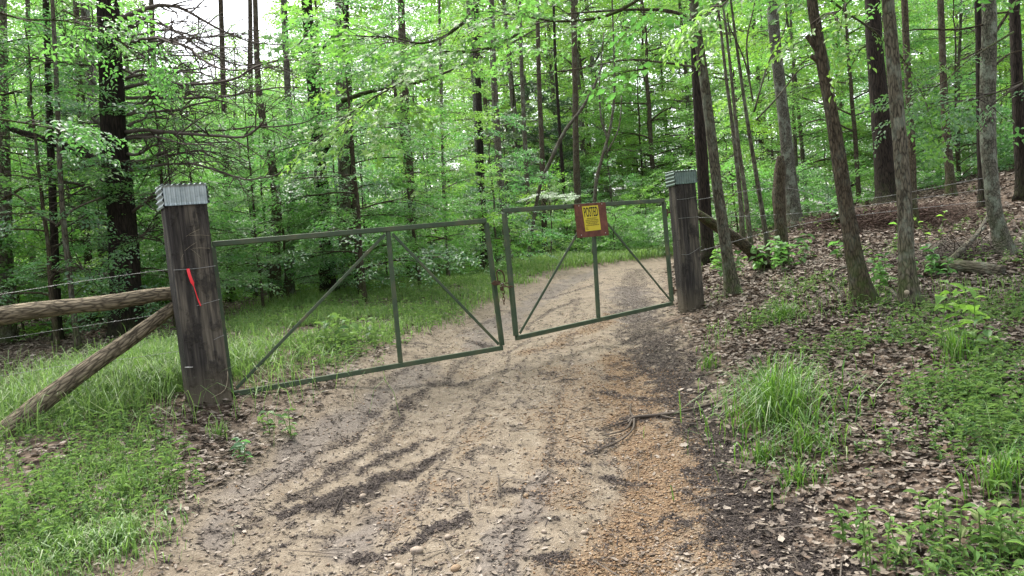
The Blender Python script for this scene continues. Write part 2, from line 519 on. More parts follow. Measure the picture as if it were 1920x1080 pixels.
def masks(x, y):
    x, y = np.asarray(x, float), np.asarray(y, float)
    u = x - road_x(y)
    e = .22 * fbm2(x * 1.5, y * 1.5, 21) + .1 * fbm2(x * 6, y * 6, 22)
    road = (1 - sstep(1.4, 2.2, -u + 1.6 * e)) * (1 - sstep(1.0, 1.3, u + e))
    # ragged edges: the runs are pushed about by noise before they are measured
    wx = x + .10 * fbm2(x * 2.2, y * 1.6, 121) + .045 * fbm2(x * 9, y * 7, 122)
    wy = y + .16 * fbm2(x * 2.2, y * 1.6, 123) + .05 * fbm2(x * 9, y * 7, 124)
    fine = fbm2(x * 16, y * 12, 31, 4) + .25 * noise2(x * 60, y * 40, 37)
    dark = np.interp(y, [3, 6.5, 9, 14], [1, .85, .6, .5]) * sstep(.25, .75, _near(wx, wy, EDGE) + .95 * fine)
    for L, k in STREAKS:
        dark = np.maximum(dark, k * sstep(.1, .85, _near(wx, wy, L) + .9 * fine) * sstep(.02, .25, _near(wx, wy, L)))
    speck = .8 * sstep(.2, .55, .6 * fbm2(x * 5, y * 3.2, 35) + .8 * fine)
    dark = np.maximum(dark, speck * road * .6)
    orange = 0 * x
    for L, k in ORANGE:
        orange = np.maximum(orange, .85 * k * sstep(.15, .95, _near(wx, wy, L) + .7 * fbm2(x * 5, y * 4, 23)))
    grey = 0 * x
    for L in GREY:
        grey = np.maximum(grey, .8 * sstep(.15, .95, _near(wx, wy, L) + .7 * fbm2(x * 5, y * 3, 41) + .3 * fine))
    return road, orange * road, np.clip(dark, 0, 1), grey * road

def build_ground():
    ys = [-60, -40, -25, -15, -9, -5, -2.5, -1, 0, .6, 1.0, 1.3]
    y = 1.5
    while y < 30:
        ys.append(y); y *= 1.0105
    while y < 700:
        ys.append(y); y *= 1.12
    ys.append(900)
    ys = np.array(ys)
    xs = list(np.arange(-1.9, 2.6, .026))
    a = -1.9; s = .027
    neg = []
    while a > -30:
        a -= s; neg.append(a); s *= 1.018
    while a > -800:
        a *= 1.25; neg.append(a)
    a = xs[-1]; s = .027
    while a < 30:
        a += s; xs.append(a); s *= 1.018
    while a < 800:
        a *= 1.25; xs.append(a)
    xs = np.array(neg[::-1] + xs)
    X, Y = np.meshgrid(xs, ys)
    Z = terrain(X, Y)
    V = np.stack([X, Y, Z], -1).reshape(-1, 3)
    nx, ny = len(xs), len(ys)
    i = np.arange(ny - 1)[:, None] * nx
    j = np.arange(nx - 1)[None]
    Q = np.stack([i + j, i + j + 1, i + nx + j + 1, i + nx + j], -1).reshape(-1, 4)
    t = NT('forest road soil')
    at = t.n('Attribute', attribute_name='soil')
    sep = t.n('SeparateColor', {0: at.outputs['Color']})
    roadm, orm, drk = sep.outputs[0], sep.outputs[1], sep.outputs[2]
    gry = at.outputs['Alpha']
    co = t.obj_coord()
    fine = t.noise(co, 55, 6, .7)
    mid = t.noise(co, 9, 5, .6)
    peb = t.n('TexVoronoi', {'Vector': co, 'Scale': 75.0})
    pebd, pebc = peb.outputs['Distance'], peb.outputs['Color']
    lit = t.n('TexVoronoi', {'Vector': t.n('Mapping', {'Vector': co, 'Scale': (1, 1.6, 1)}).outputs[0], 'Scale': 17.0})
    pc = t.n('SeparateColor', {0: pebc}).outputs[0]
    lc = t.n('SeparateColor', {0: lit.outputs['Color']}).outputs[0]
    sand = t.ramp(mid, [(.3, (.114, .092, .066)), (.55, (.165, .136, .100)), (.75, (.225, .193, .149))])
    sand = t.mix(t.ramp(fine, [(.45, 0), (.7, .55)]), sand, (0.0714, 0.0521, 0.0336))
    sand = t.mix(t.math('MULTIPLY', t.ramp(pebd, [(.15, 1), (.4, 0)]), t.ramp(pc, [(.6, 0), (.7, .8)])), sand, t.ramp(pc, [(.6, (0.1680, 0.1134, 0.0630)), (.8, (0.2604, 0.2226, 0.1764)), (1, (0.1176, 0.0882, 0.0630))]))
    greyc = t.ramp(fine, [(.35, (0.0546, 0.0470, 0.0445)), (.65, (0.1554, 0.1369, 0.1226))])
    c = t.mix(t.math('MULTIPLY', gry, .8), sand, greyc)
    orc = t.ramp(pc, [(0, (0.1134, 0.0588, 0.0252)), (.4, (0.1638, 0.0991, 0.0470)), (.75, (0.2100, 0.1512, 0.0882)), (1, (0.1260, 0.0739, 0.0378))])
    orc = t.mix(t.ramp(pebd, [(.2, 0), (.62, .75)]), orc, (0.0756, 0.0437, 0.0218))
    c = t.mix(t.math('MULTIPLY', orm, .85), c, orc)
    dk = t.ramp(fine, [(.35, (.022, .018, .015)), (.6, (.06, .05, .043)), (.8, (.13, .11, .09))])
    dm = t.math('MULTIPLY', drk, t.ramp(fine, [(.2, 1.0), (.75, .6)]))
    c = t.mix(dm, c, dk)
    floor = t.ramp(lc, [(0, (0.0350, 0.0250, 0.0175)), (.35, (0.0813, 0.0587, 0.0413)), (.7, (0.1562, 0.1162, 0.0850)), (1, (0.2500, 0.1938, 0.1475))])
    floor = t.mix(t.ramp(lit.outputs['Distance'], [(.25, 0), (.7, .8)]), floor, (0.0375, 0.0275, 0.0200))
    floor = t.mix(t.ramp(mid, [(.4, 0), (.65, .6)]), floor, (0.0813, 0.0575, 0.0400))
    dl = t.mix(t.math('MULTIPLY', drk, .8), floor, dk)
    c = t.mix(roadm, dl, c)
    h = t.math('ADD', t.math('MULTIPLY', fine, .6), t.math('MULTIPLY', pebd, -.5))
    mt = t.out(c, .92, t.bump(h, .7, .012), .15)
    mb = MB().add(V, Q)
    me = mb.mesh('ground', mt)
    r, o, d, g = masks(X, Y)
    ca = me.color_attributes.new('soil', 'FLOAT_COLOR', 'POINT')
    ca.data.foreach_set('color', np.stack([r, o, d, g], -1).astype(np.float32).ravel())
    tag(link('ground', me), kind='structure')
build_ground()

# ------------------------------------------------------------------ gate posts
def mat_post():
    t = NT('weathered creosote timber')
    tc = t.n('TexCoord').outputs['Object']
    sep = t.n('SeparateXYZ', {'Vector': tc})
    g = t.noise(t.n('Mapping', {'Vector': tc, 'Scale': (1, 1, .035)}).outputs[0], 60, 6, .65, .3)
    st = t.noise(t.n('Mapping', {'Vector': tc, 'Scale': (1, 1, .12)}).outputs[0], 9, 4, .6)
    tar = t.noise(t.n('Mapping', {'Vector': tc, 'Scale': (1, 1, .5)}).outputs[0], 8, 5, .65)
    crust = t.noise(tc, 55, 5, .7)
    c = t.ramp(g, [(.3, (.009, .008, .007)), (.5, (.028, .024, .021)), (.72, (.075, .065, .055))])
    c = t.mix(t.ramp(st, [(.48, 0), (.60, .85)]), c, t.ramp(g, [(.3, (.035, .03, .024)), (.7, (.17, .145, .11))]))
    tm = t.ramp(tar, [(.52, 0), (.60, 1)])
    c = t.mix(t.math('MULTIPLY', tm, .75), c, t.ramp(crust, [(.4, (.012, .011, .010)), (.65, (.045, .038, .032))]))
    low = t.ramp(sep.outputs[2], [(.0, .75), (.28, .0)])
    c = t.mix(low, c, (.115, .095, .065))
    h = t.math('ADD', t.math('MULTIPLY', g, .8), t.math('MULTIPLY', t.math('MULTIPLY', tm, crust), 1.4))
    return t.out(c, .8, t.bump(h, .9, .012), .25)

def mat_tin(k=(1, 1, 1), name='galvanised corrugated tin'):
    t = NT(name)
    tc = t.n('TexCoord').outputs['Object']
    n = t.noise(tc, 14, 5, .65)
    f = t.noise(tc, 70, 4, .7)
    c = t.ramp(n, [(.3, (.22, .26, .26)), (.6, (.38, .43, .43)), (.8, (.48, .52, .515))])
    c = t.mix(1.0, c, k, 'MULTIPLY')
    c = t.mix(t.ramp(f, [(.62, 0), (.72, .7)]), c, (.10, .085, .065))
    return t.out(c, t.ramp(n, [(.3, .38), (.7, .6)]), t.bump(n, .25, .003), .5, .55)

def mat_plain(name, c, rough=.6, spec=.3, metal=0.0, var=.35, sc=25, bump=.2):
    t = NT(name)
    n = t.noise(t.n('TexCoord').outputs['Object'], sc, 5, .65)
    col = t.ramp(n, [(.3, tuple(x * (1 - var) for x in c)), (.7, tuple(x * (1 + var) for x in c))])
    return t.out(col, rough, t.bump(n, bump, .003), spec, metal)

def mat_gate():
    t = NT('old green gate paint')
    tc = t.n('TexCoord').outputs['Object']
    n = t.noise(tc, 7, 5, .6)
    f = t.noise(tc, 60, 4, .7)
    c = t.ramp(n, [(.3, (.022, .040, .018)), (.5, (.036, .058, .026)), (.72, (.075, .076, .036))])
    c = t.mix(t.ramp(f, [(.60, 0), (.70, .6)]), c, (.11, .075, .035))
    c = t.mix(t.ramp(n, [(.62, 0), (.8, .5)]), c, (.12, .105, .04))
    return t.out(c, .55, t.bump(f, .2, .002), .35)

MAT['post'] = mat_post()
MAT['tin'] = mat_tin()
MAT['tin green'] = mat_tin((.42, .50, .44), 'mossy corrugated tin')
MAT['gate'] = mat_gate()
MAT['rust'] = mat_plain('rusty iron', (.075, .042, .024), .75, .3, .3, .5, 60, .5)
MAT['steel'] = mat_plain('dull galvanised wire', (.24, .24, .23), .5, .4, .6, .3, 80)
MAT['board'] = mat_plain('red brown stained board', (.13, .050, .034), .75, .2, 0, .5, 14)
MAT['yellow'] = mat_plain('yellow notice print', (.55, .44, .02), .5, .3, 0, .06, 9, .02)
MAT['ink'] = mat_plain('black print', (.014, .014, .013), .6, .2, 0, .05, 9, .02)
MAT['nail'] = mat_plain('bright nail head', (.6, .58, .55), .4, .5, .5, .1)
MAT['tape'] = mat_plain('red flagging tape', (.72, .025, .035), .4, .4, 0, .12, 20, .1)
MAT['splinter'] = mat_plain('pale splintered wood', (.33, .28, .2), .8, .2)

def beam_mesh(w, d, h, seed, below=.12):
    # squared timber with worn edges, cupped and dented faces and a few open checks
    nz, nk = 56, 40
    r = .022
    hw, hd = w / 2, d / 2
    per = []
    side = nk // 4
    for k, (cx, cyy, a0) in enumerate(((hw - r, -hd + r, -90), (hw - r, hd - r, 0), (-hw + r, hd - r, 90), (-hw + r, -hd + r, 180))):
        for a in (0, 45, 90):
            aa = R_(a0 + a)
            per.append((cx + r * math.cos(aa), cyy + r * math.sin(aa)))
        nx_ = [(hw - r, hd - r), (-hw + r, hd - r), (-hw + r, -hd + r), (hw - r, -hd + r)][k]
        a2 = R_(a0 + 90)
        p0 = per[-1]
        p1 = (nx_[0] + r * math.cos(a2), nx_[1] + r * math.sin(a2))
        for q in range(1, 9):
            f = q / 9
            per.append((p0[0] + (p1[0] - p0[0]) * f, p0[1] + (p1[1] - p0[1]) * f))
    per = np.array(per)
    n = len(per)
    zs = np.linspace(-below, h, nz)
    V = np.zeros((nz, n, 3))
    cen = per / np.maximum(np.abs(per).max(1, keepdims=True), 1e-6)
    for k, z in enumerate(zs):
        q = per.copy()
        nn = nrm(per)
        dd = .005 * noise3(per[:, 0] * 9, per[:, 1] * 9, z * 2.2, seed) + .0035 * noise3(per[:, 0] * 40, per[:, 1] * 40, z * 5, seed + 1)
        crack = noise3(per[:, 0] * 30, per[:, 1] * 30, z * .8, seed + 2)
        dd = dd - .012 * sstep(.45, .7, crack)
        q = q + nn * dd[:, None]
        V[k, :, :2] = q
        V[k, :, 2] = z
    mb = MB()
    i = np.arange(nz - 1)[:, None] * n
    j = np.arange(n)[None]
    jn = (j + 1) % n
    Q = np.stack([i + j, i + jn, i + n + jn, i + n + j], -1).reshape(-1, 4)
    V = V.reshape(-1, 3)
    V = np.vstack([V, [[0, 0, h]]])
    T = [[nz * n, (nz - 1) * n + q, (nz - 1) * n + (q + 1) % n] for q in range(n)]
    return mb.add(V, Q, T)

def corrugated(p0, eu, ev, nu_, nv_, nrmv, waves, amp, along_u, thick=.002):
    # sheet from p0 spanned by eu (width) and ev (height), corrugated across u or v
    a = np.linspace(0, 1, nu_)
    b = np.linspace(0, 1, nv_)
    A, B = np.meshgrid(a, b)
    ph = (A if along_u else B) * waves * 2 * math.pi
    off = amp * np.sin(ph) + .002 * noise2(A * 7, B * 7, 77)
    base = np.asarray(p0) + A[..., None] * np.asarray(eu) + B[..., None] * np.asarray(ev)
    V1 = base + off[..., None] * np.asarray(nrmv)
    V2 = V1 - thick * np.asarray(nrmv)
    i = np.arange(nv_ - 1)[:, None] * nu_
    j = np.arange(nu_ - 1)[None]
    Q = np.stack([i + j, i + j + 1, i + nu_ + j + 1, i + nu_ + j], -1).reshape(-1, 4)
    k = nu_ * nv_
    loop = [q for q in range(nu_)] + [r * nu_ + nu_ - 1 for r in range(1, nv_)] + [(nv_ - 1) * nu_ + q for q in range(nu_ - 2, -1, -1)] + [r * nu_ for r in range(nv_ - 2, 0, -1)]
    E = [[loop[q], loop[(q + 1) % len(loop)], loop[(q + 1) % len(loop)] + k, loop[q] + k] for q in range(len(loop))]
    return np.vstack([V1.reshape(-1, 3), V2.reshape(-1, 3)]), np.vstack([Q, Q[:, ::-1] + k, np.array(E)])

def gate_post(px, py, depth, w, d, h, rz, label, seed, lean=0.0, tin='tin'):
    base = P(px, py, depth)
    base[2] = gz(base[0], base[1])
    rt_ = thing('gate_post', label, 'gate post', base, 'squared timber gate posts', rz)
    rt_.rotation_euler = (R_(.3), lean, rz)
    beam_mesh(w, d, h, seed).obj('timber', MAT['post'], rt_)
    o = .012
    ch = .135
    cap = MB().add(*corrugated((-w / 2 - .004, -d / 2 - o, h + .012 - ch), (w + .008, -.004, 0), (0, 0, ch), 61, 8, (0, -1, 0), 9, .0055, True)).obj('cap_front', MAT[tin], rt_)
    MB().add(*corrugated((-w / 2 - o, d / 2 + .004, h + .02 - ch * 1.12), (0, -d - .02, 0), (.0, 0, ch * 1.1), 12, 40, (-1, 0, 0), 4, .006, False)).obj('cap_flap', MAT[tin], rt_)
    MB().add(*corrugated((-w / 2 - .012, -d / 2 - .014, h + .016), (w + .02, 0, 0), (0, d + .026, .006), 61, 8, (0, 0, 1), 8, .006, True)).obj('cap_top', MAT[tin], rt_)
    MB().add(*corrugated((w / 2 + .016, -d / 2 - .006, h + .012 - ch * .95), (0, d + .01, 0), (-.002, 0, ch * .95), 12, 30, (1, 0, 0), 4, .005, False)).obj('cap_flap', MAT[tin], rt_)
    return rt_, base

postL, baseL = gate_post(391, 752, 5.3, .262, .27, 1.478, R_(31.8), 'near squared dark timber gate post with grey tin cap and red tape', 3, R_(-1.6))
postR, baseR = gate_post(1296, 574, 8.1, .225, .235, 1.455, R_(10), 'far squared dark timber gate post with greenish tin cap beside the bank', 9, R_(-.8), 'tin green')
bpy.context.view_layer.update()
def on_post(o, x, y, z):
    return np.array(o.matrix_world @ Vector((x, y, z)))

# pale scratches and splinters on the near post, its red tape and the wire ends stapled to it
fL = -.27 / 2 - .006
sp = MB()
for (x1, z1, x2, z2) in ((-.03, 1.145, .06, 1.185), (-.01, 1.15, .12, 1.138), (-.05, 1.05, .03, 1.10), (.0, 1.062, .11, 1.052), (-.01, 1.06, .05, .99), (-.08, .99, -.06, 1.03)):
    sp.add(*tube([(x1, fL, z1), ((x1 + x2) / 2, fL - .003, (z1 + z2) / 2 + .004), (x2, fL, z2)], .0007, 4))
sp.obj('scratch', MAT['splinter'], postL)
def wire_piece(parent, pts, r=.0016, name='wire_end', mt='steel'):
    MB().add(*tube(catmull(pts, 10), r, 5)).obj(name, MAT[mt], parent)
wire_piece(postL, [(-.134, fL - .002, .93), (0, fL - .005, .925), (.133, fL - .003, .93)], .002)
wire_piece(postL, [(-.02, fL - .002, .675), (.07, fL - .006, .69), (.132, fL - .002, .70)])
wire_piece(postL, [(.06, fL - .002, .43), (.10, fL - .006, .445), (.132, fL - .002, .452)])
wire_piece(postL, [(.0, fL - .002, .04), (.09, fL - .008, .08), (.118, fL - .01, .17), (.122, fL - .004, .20)], .0018, 'dry_stem', 'splinter')
wire_piece(postL, [(-.14, fL + .01, .275), (-.12, fL - .02, .275), (-.095, fL - .008, .27)], .003, 'nail', 'nail')
fR = -.235 / 2 - .006
for z, dz in ((1.18, .01), (.98, .0), (.62, .05)):
    wire_piece(postR, [(-.1125, fR - .002, z - dz * .3), (-.03, fR - .006, z - dz * .4), (.1145, fR - .003, z + dz)], .002)

tp = MB()
pts = np.array([(-.045, fL - .010, .93), (-.040, fL - .016, .88), (-.022, fL - .014, .80), (-.010, fL - .012, .73), (.004, fL - .012, .672)])
ctr = catmull(pts, 26)
wd = np.interp(np.linspace(0, 1, 26), [0, .08, .3, .42, .46, .7, .88, 1], [.009, .010, .010, .012, .004, .004, .006, .004])
tw = np.interp(np.linspace(0, 1, 26), [0, .4, .45, 1], [.1, .2, .9, .5])
Lf = ctr + np.stack([-wd * np.cos(tw), -wd * np.sin(tw) * .4, 0 * wd], -1)
Rg = ctr + np.stack([wd * np.cos(tw), wd * np.sin(tw) * .4, 0 * wd], -1)
V = np.vstack([Lf, ctr + [0, -.004, 0], Rg])
Q = [[a * 26 + k, a * 26 + k + 1, (a + 1) * 26 + k + 1, (a + 1) * 26 + k] for a in (0, 1) for k in range(25)]
Mw = np.array(postL.matrix_world)
V = V @ Mw[:3, :3].T
tp.add(V, Q)
tape = tp.obj('flagging_tape', MAT['tape'], loc=Mw[:3, 3])
tag(tape, 'strip of red flagging tape hanging from the wire on the near post', 'flagging tape')

# ------------------------------------------------------------------ the double gate
def gate_leaf(c, label, mid_t, mid_b, group):
    TL, BL, TR, BR = (P(*q) for q in c)
    org = BL.copy()
    root = thing('gate_leaf', label, 'gate', org, group)
    TL, BL, TR, BR = TL - org, BL - org, TR - org, BR - org
    N = nrm(np.cross(TR - TL, BL - TL))
    if N @ (EYE - org) < 0: N = -N
    W = .034
    def add(name, a, b, w=W, h=W, off=0.0):
        MB().add(*bar(a + N * off, b + N * off, w, h, N)).obj(name, MAT['gate'], root, smooth=False)
    tdir, bdir = nrm(TR - TL), nrm(BR - BL)
    add('top_rail', TL, TR, .038, .038)
    add('bottom_rail', BL, BR, .038, .038)
    ud, ur = nrm(TL - BL), nrm(TR - BR)
    add('stile', BL + ud * .0195, TL - ud * .0195, .036, .035)
    add('stile', BR + ur * .0195, TR - ur * .0195, .036, .035)
    MT, MBt = TL + (TR - TL) * mid_t, BL + (BR - BL) * mid_b
    um = nrm(MT - MBt)
    add('middle_stile', MBt + um * .0195, MT - um * .0195, .032, .031)
    dw = .024
    for cor, s in ((BL, -1), (BR, 1)):
        a = MT - um * .04 + tdir * s * .03
        b = cor + ud * .035 - bdir * s * .035
        add('brace', a, b, dw, .008, .012)
    return root, org, TL, BL, TR, BR, N
gL = gate_leaf(((398, 458, 5.38), (434, 739, 5.38), (911, 414, 6.36), (942, 652, 6.36)), 'long near leaf of the rusty green tube gate left of the chain', .602, .585, 'leaves of the double gate')
gR = gate_leaf(((945, 395, 6.30), (968, 634, 6.30), (1244, 376, 7.80), (1260, 569, 7.80)), 'far leaf of the green tube gate carrying the red notice board', .50, .475, 'leaves of the double gate')
# hinges of the right leaf
for f in (.12, .88):
    root, org, TL, BL, TR, BR, N = gR
    a = BR + (TR - BR) * f + nrm(TR - TL) * .02
    MB().add(*tube([a, a + nrm(TR - TL) * .075], .010, 10)).obj('hinge_pin', MAT['rust'], root)
    MB().add(*bar(a + [0, 0, -.04], a + [0, 0, .04], .05, .03, N)).obj('hinge_plate', MAT['rust'], root, smooth=False)
root, org, TL, BL, TR, BR, N = gL
for f in (.06, .94):
    a = BL + (TL - BL) * f - nrm(TR - TL) * .02
    MB().add(*tube([a, a - nrm(TR - TL) * .07], .010, 10)).obj('hinge_pin', MAT['rust'], root)
# rusty latch plate on the near leaf
a = BR + (TR - BR) * .505
lt = MB()
tdir = nrm(TR - TL); ud = nrm(TR - BR)
sh = .72 * np.array([(-.055, .005), (-.03, .022), (.02, .03), (.07, .022), (.062, -.012), (.03, -.026), (-.02, -.022)])
V1 = np.array([a + tdir * q[0] + ud * q[1] + N * .03 for q in sh])
V2 = V1 - N * .008
n_ = len(sh)
lt.add(np.vstack([V1, V2]), [[k, (k + 1) % n_, n_ + (k + 1) % n_, n_ + k] for k in range(n_)],
       [[0, k, k + 1] for k in range(1, n_ - 1)] + [[n_, n_ + k + 1, n_ + k] for k in range(1, n_ - 1)])
lt.obj('latch_plate', MAT['rust'], root, smooth=False)
MB().add(*tube(catmull([a + tdir * .025 + N * .03 + ud * .01, a + tdir * .022 + N * .03 + ud * .09, a + tdir * .055 + N * .03 + ud * .105, a + tdir * .085 + N * .03 + ud * .07, a + tdir * .085 + N * .03 + ud * .0], 24), .006, 8)).obj('latch_loop', MAT['rust'], root)

# chain: links round both stiles and a loose end hanging between them
def chain_link(L=.034, Wd=.020, r=.0036):
    pts = []
    for k in range(20):
        t = 2 * math.pi * k / 20
        pts.append((math.cos(t) * Wd / 2, 0, math.sin(t) * L / 2 * (1.0)))
    pts.append(pts[0])
    return MB().add(*tube(np.array(pts), r, 6, cap=False))
chain_at = P(940, 533, 6.33)
chain = thing('lock_chain', 'short rusty chain with padlock joining the two gate leaves', 'chain', chain_at)
link_me = chain_link().mesh('chain_link', MAT['rust'])
def put_link(p, direction, k):
    o = link('chain_link', link_me, chain, np.asarray(p) - chain_at)
    q = Vector(direction).to_track_quat('Z', 'Y')
    o.rotation_mode = 'QUATERNION'
    from mathutils import Quaternion
    o.rotation_quaternion = q @ Quaternion((0, 0, 1), (k % 2) * math.pi / 2 + .3)
hp = np.array([P(942.5 + .5 * k, 534 + 6.6 * k, 6.29) for k in range(6)])
for k in range(6):
    put_link(hp[k], (hp[-1] - hp[0]), k)
lp = catmull([P(929, 528, 6.30), P(938, 533, 6.25), P(948, 537, 6.22), P(958, 538, 6.24), P(962, 534, 6.33), P(955, 531, 6.38), P(946, 531, 6.38)], 12)
for k in range(11):
    put_link(lp[k], lp[k + 1] - lp[k], k)
pc_ = P(941, 541, 6.26) - chain_at
pl = MB().add(*obox(pc_, np.array((.016, 0, 0)), np.array((0, .009, 0)), np.array((0, 0, .016)), .003)).obj('padlock_body', MAT['rust'], chain, smooth=False)
MB().add(*tube(catmull([pc_ + [-.01, 0, .016], pc_ + [-.009, 0, .035], pc_ + [0, 0, .042], pc_ + [.009, 0, .035], pc_ + [.01, 0, .016]], 12), .003, 6)).obj('shackle', MAT['steel'], pl)

# ------------------------------------------------------------------ the notice board
rootR, orgR, TLr, BLr, TRr, BRr, NR = gR
ex = nrm(TRr - TLr)
ezv = nrm(np.cross(NR, ex)); ezv = ezv if ezv[2] > 0 else -ezv
# the top left corner lies on the plane 4 cm in front of the top rail
def on_plane(px, py, off):
    r = ray(px, py)
    t = ((TLr + orgR + NR * off - EYE) @ NR) / (r @ NR)
    return EYE + r * t
bTL, bTR, bBL, bBR = on_plane(1078, 383, .04), on_plane(1135, 379, .04), on_plane(1085, 446, .04), on_plane(1142, 441, .04)
board = thing('notice_board', 'red brown wooden board with yellow printed notice on the gate top rail', 'sign', bBL)
nn = nrm(np.cross(bTR - bTL, bBL - bTL)); nn = nn if nn @ (EYE - bTL) > 0 else -nn
c4 = [bBL, bBR, bTR, bTL]
fr = np.array([q - bBL for q in c4])
V = np.vstack([fr - nn * .016, fr])
MB().add(V, [[3, 2, 1, 0], [4, 5, 6, 7], [0, 1, 5, 4], [1, 2, 6, 5], [2, 3, 7, 6], [3, 0, 4, 7]]).obj('board', MAT['board'], board, smooth=False)
pTL, pTR, pBL, pBR = (on_plane(*q, .043) for q in ((1091, 387), (1121, 384.5), (1098, 434), (1127, 430.5)))
pr = np.array([q - bBL for q in (pBL, pBR, pTR, pTL)])
paper = MB().add(np.vstack([pr - nn * .0015, pr]), [[3, 2, 1, 0], [4, 5, 6, 7], [0, 1, 5, 4], [1, 2, 6, 5], [2, 3, 7, 6], [3, 0, 4, 7]]).obj('paper_notice', MAT['yellow'], board, smooth=False)
def poster_xy(a, b):                # 0..1 across and up the paper
    lo = pr[0] + (pr[1] - pr[0]) * a
    hi = pr[3] + (pr[2] - pr[3]) * a
    return lo + (hi - lo) * b
def text_mesh(txt, x_0, x_1, y_0, y_1, bold=0.0):
    cu = bpy.data.curves.new('lettering', 'FONT')
    cu.body = txt
    cu.size = 1
    cu.offset = bold
    cu.resolution_u = 3
    ob = bpy.data.objects.new('lettering', cu)
    COL.objects.link(ob)
    bpy.context.view_layer.update()
    me = bpy.data.meshes.new_from_object(ob.evaluated_get(bpy.context.evaluated_depsgraph_get()))
    bpy.data.objects.remove(ob)
    n = len(me.vertices)
    co = np.zeros(n * 3)
    me.vertices.foreach_get('co', co)
    co = co.reshape(-1, 3)
    mn, mx = co.min(0), co.max(0)
    fx = x_0 + (co[:, 0] - mn[0]) / (mx[0] - mn[0]) * (x_1 - x_0)
    fy = y_0 + (co[:, 1] - mn[1]) / max(1e-6, mx[1] - mn[1]) * (y_1 - y_0)
    out = np.array([poster_xy(a, b) for a, b in zip(fx, fy)]) + nn * .0012
    me.vertices.foreach_set('co', out.ravel())
    me.materials.clear()
    me.materials.append(MAT['ink'])
    me.update()
    link('lettering', me, paper)
text_mesh('POSTED', .07, .94, .56, .95, .012)
for k, (s_, a, b) in enumerate((('PRIVATE PROPERTY', .20, .82), ('HUNTING, FISHING, TRAPPING', .10, .90), ('TRESPASSING FOR ANY PURPOSE', .10, .90), ('IS STRICTLY FORBIDDEN', .18, .82), ('VIOLATORS WILL BE PROSECUTED', .08, .92))):
    text_mesh(s_, a, b, .475 - k * .068, .515 - k * .068, .02)
text_mesh('NAME', .05, .16, .115, .145, .02)
text_mesh('ADDRESS', .05, .20, .055, .085, .02)
for (px, py) in ((1085, 386), (1128, 382.5), (1135, 436.5), (1090, 441)):
    q = on_plane(px, py, .041) - bBL
    MB().add(*tube([q, q + nn * .004], .0042, 8)).obj('nail', MAT['nail'], board)

# ------------------------------------------------------------------ rails, brace, wires of the fence on the left
def log(name, pts, radii, label, cat, n=22, k=70, group=None, seed=1, mat='bark_log', amp=.07, ridge=.035, nr=13):
    pts = np.array(pts)
    org = pts[0].copy()
    C_ = catmull(pts - org, k)
    # a log's bark runs along it: build it standing up, then lay it down by the object's rotation
    d = Vector(C_[-1] - C_[0])
    q = d.to_track_quat('Z', 'Y')
    M3 = np.array(q.to_matrix())
    L_ = C_ @ M3
    o = MB().add(*tube(L_, np.interp(np.linspace(0, 1, k), np.linspace(0, 1, len(radii)), radii), n, amp, 3.5, seed, True, ridge, nr)).obj(name, MAT[mat], loc=org)
    o.rotation_mode = 'QUATERNION'
    o.rotation_quaternion = q
    return tag(o, label, cat, group)
log('fence_rail', [P(322, 549, 5.36), P(270, 556, 5.28), P(200, 568, 5.18), P(140, 574, 5.1), P(60, 583, 4.98), P(-10, 594, 4.88), P(-200, 622, 4.6)],
    [.046, .051, .053, .050, .057, .062, .065], 'grey brown bark covered log lying level as the fence top rail', 'fence rail', seed=4)
log('brace_log', [P(328, 574, 5.38), P(255, 628, 5.25), P(180, 680, 5.1), P(90, 745, 4.95), P(0, 818, 4.8), P(-75, 880, 4.72)],
    [.042, .049, .056, .062, .067, .07], 'slanting bark covered log bracing the near gate post', 'brace log', seed=8)

def barbed(pts, label, r=.0014, step=.17, group=None, nseg=60):
    pts = np.array(pts)
    org = pts[0].copy()
    C_ = catmull(pts - org, nseg)
    mb = MB()
    s = np.linspace(0, 40, nseg)
    mb.add(*tube(C_, r, 5))
    ln = np.linalg.norm(C_[-1] - C_[0])
    rg = random.Random(int(ln * 1000))
    for q in np.arange(step * .5, ln, step):
        f = q / ln * (nseg - 1)
        i = min(nseg - 2, int(f))
        c = C_[i] + (C_[i + 1] - C_[i]) * (f - i)
        for _ in range(2):
            d = np.array([rg.uniform(-1, 1), rg.uniform(-1, 1), rg.uniform(-.6, 1)])
            d = d / np.linalg.norm(d) * .014
            mb.add(*tube([c - d, c + d], r * .7, 4))
    o = mb.obj('barbed_wire', MAT['steel'], loc=org)
    return tag(o, label, 'barbed wire', group)
Gw = 'strands of the barbed wire fence'
barbed([P(333, 503, 5.22), P(240, 515, 5.3), P(130, 531, 5.2), P(0, 552, 5.0), P(-200, 585, 4.7)], 'upper barbed wire running from the near gate post over the log rail', group=Gw)
barbed([P(345, 580, 5.55), P(270, 594, 5.6), P(120, 617, 5.6), P(0, 635, 5.6), P(-200, 660, 5.6)], 'barbed wire strand passing just under the log rail', .0011, group=Gw)
barbed([P(360, 655, 5.5), P(240, 672, 5.5), P(120, 686, 5.4), P(0, 705, 5.3), P(-200, 735, 5.1)], 'lowest barbed wire strand crossing behind the slanting brace log', .0011, group=Gw)

# ------------------------------------------------------------------ foliage building blocks
rng = np.random.default_rng(11)

def frame(h, roll, rg):
    h = nrm(h)
    upv = np.array([0, 0, 1.0])
    x = nrm(np.cross(h, np.broadcast_to(upv, h.shape)))
    z = np.cross(x, h)
    c, s = np.cos(roll)[:, None], np.sin(roll)[:, None]
    return x * c + z * s, h, z * c - x * s          # columns: x, y (heading), z (up side)

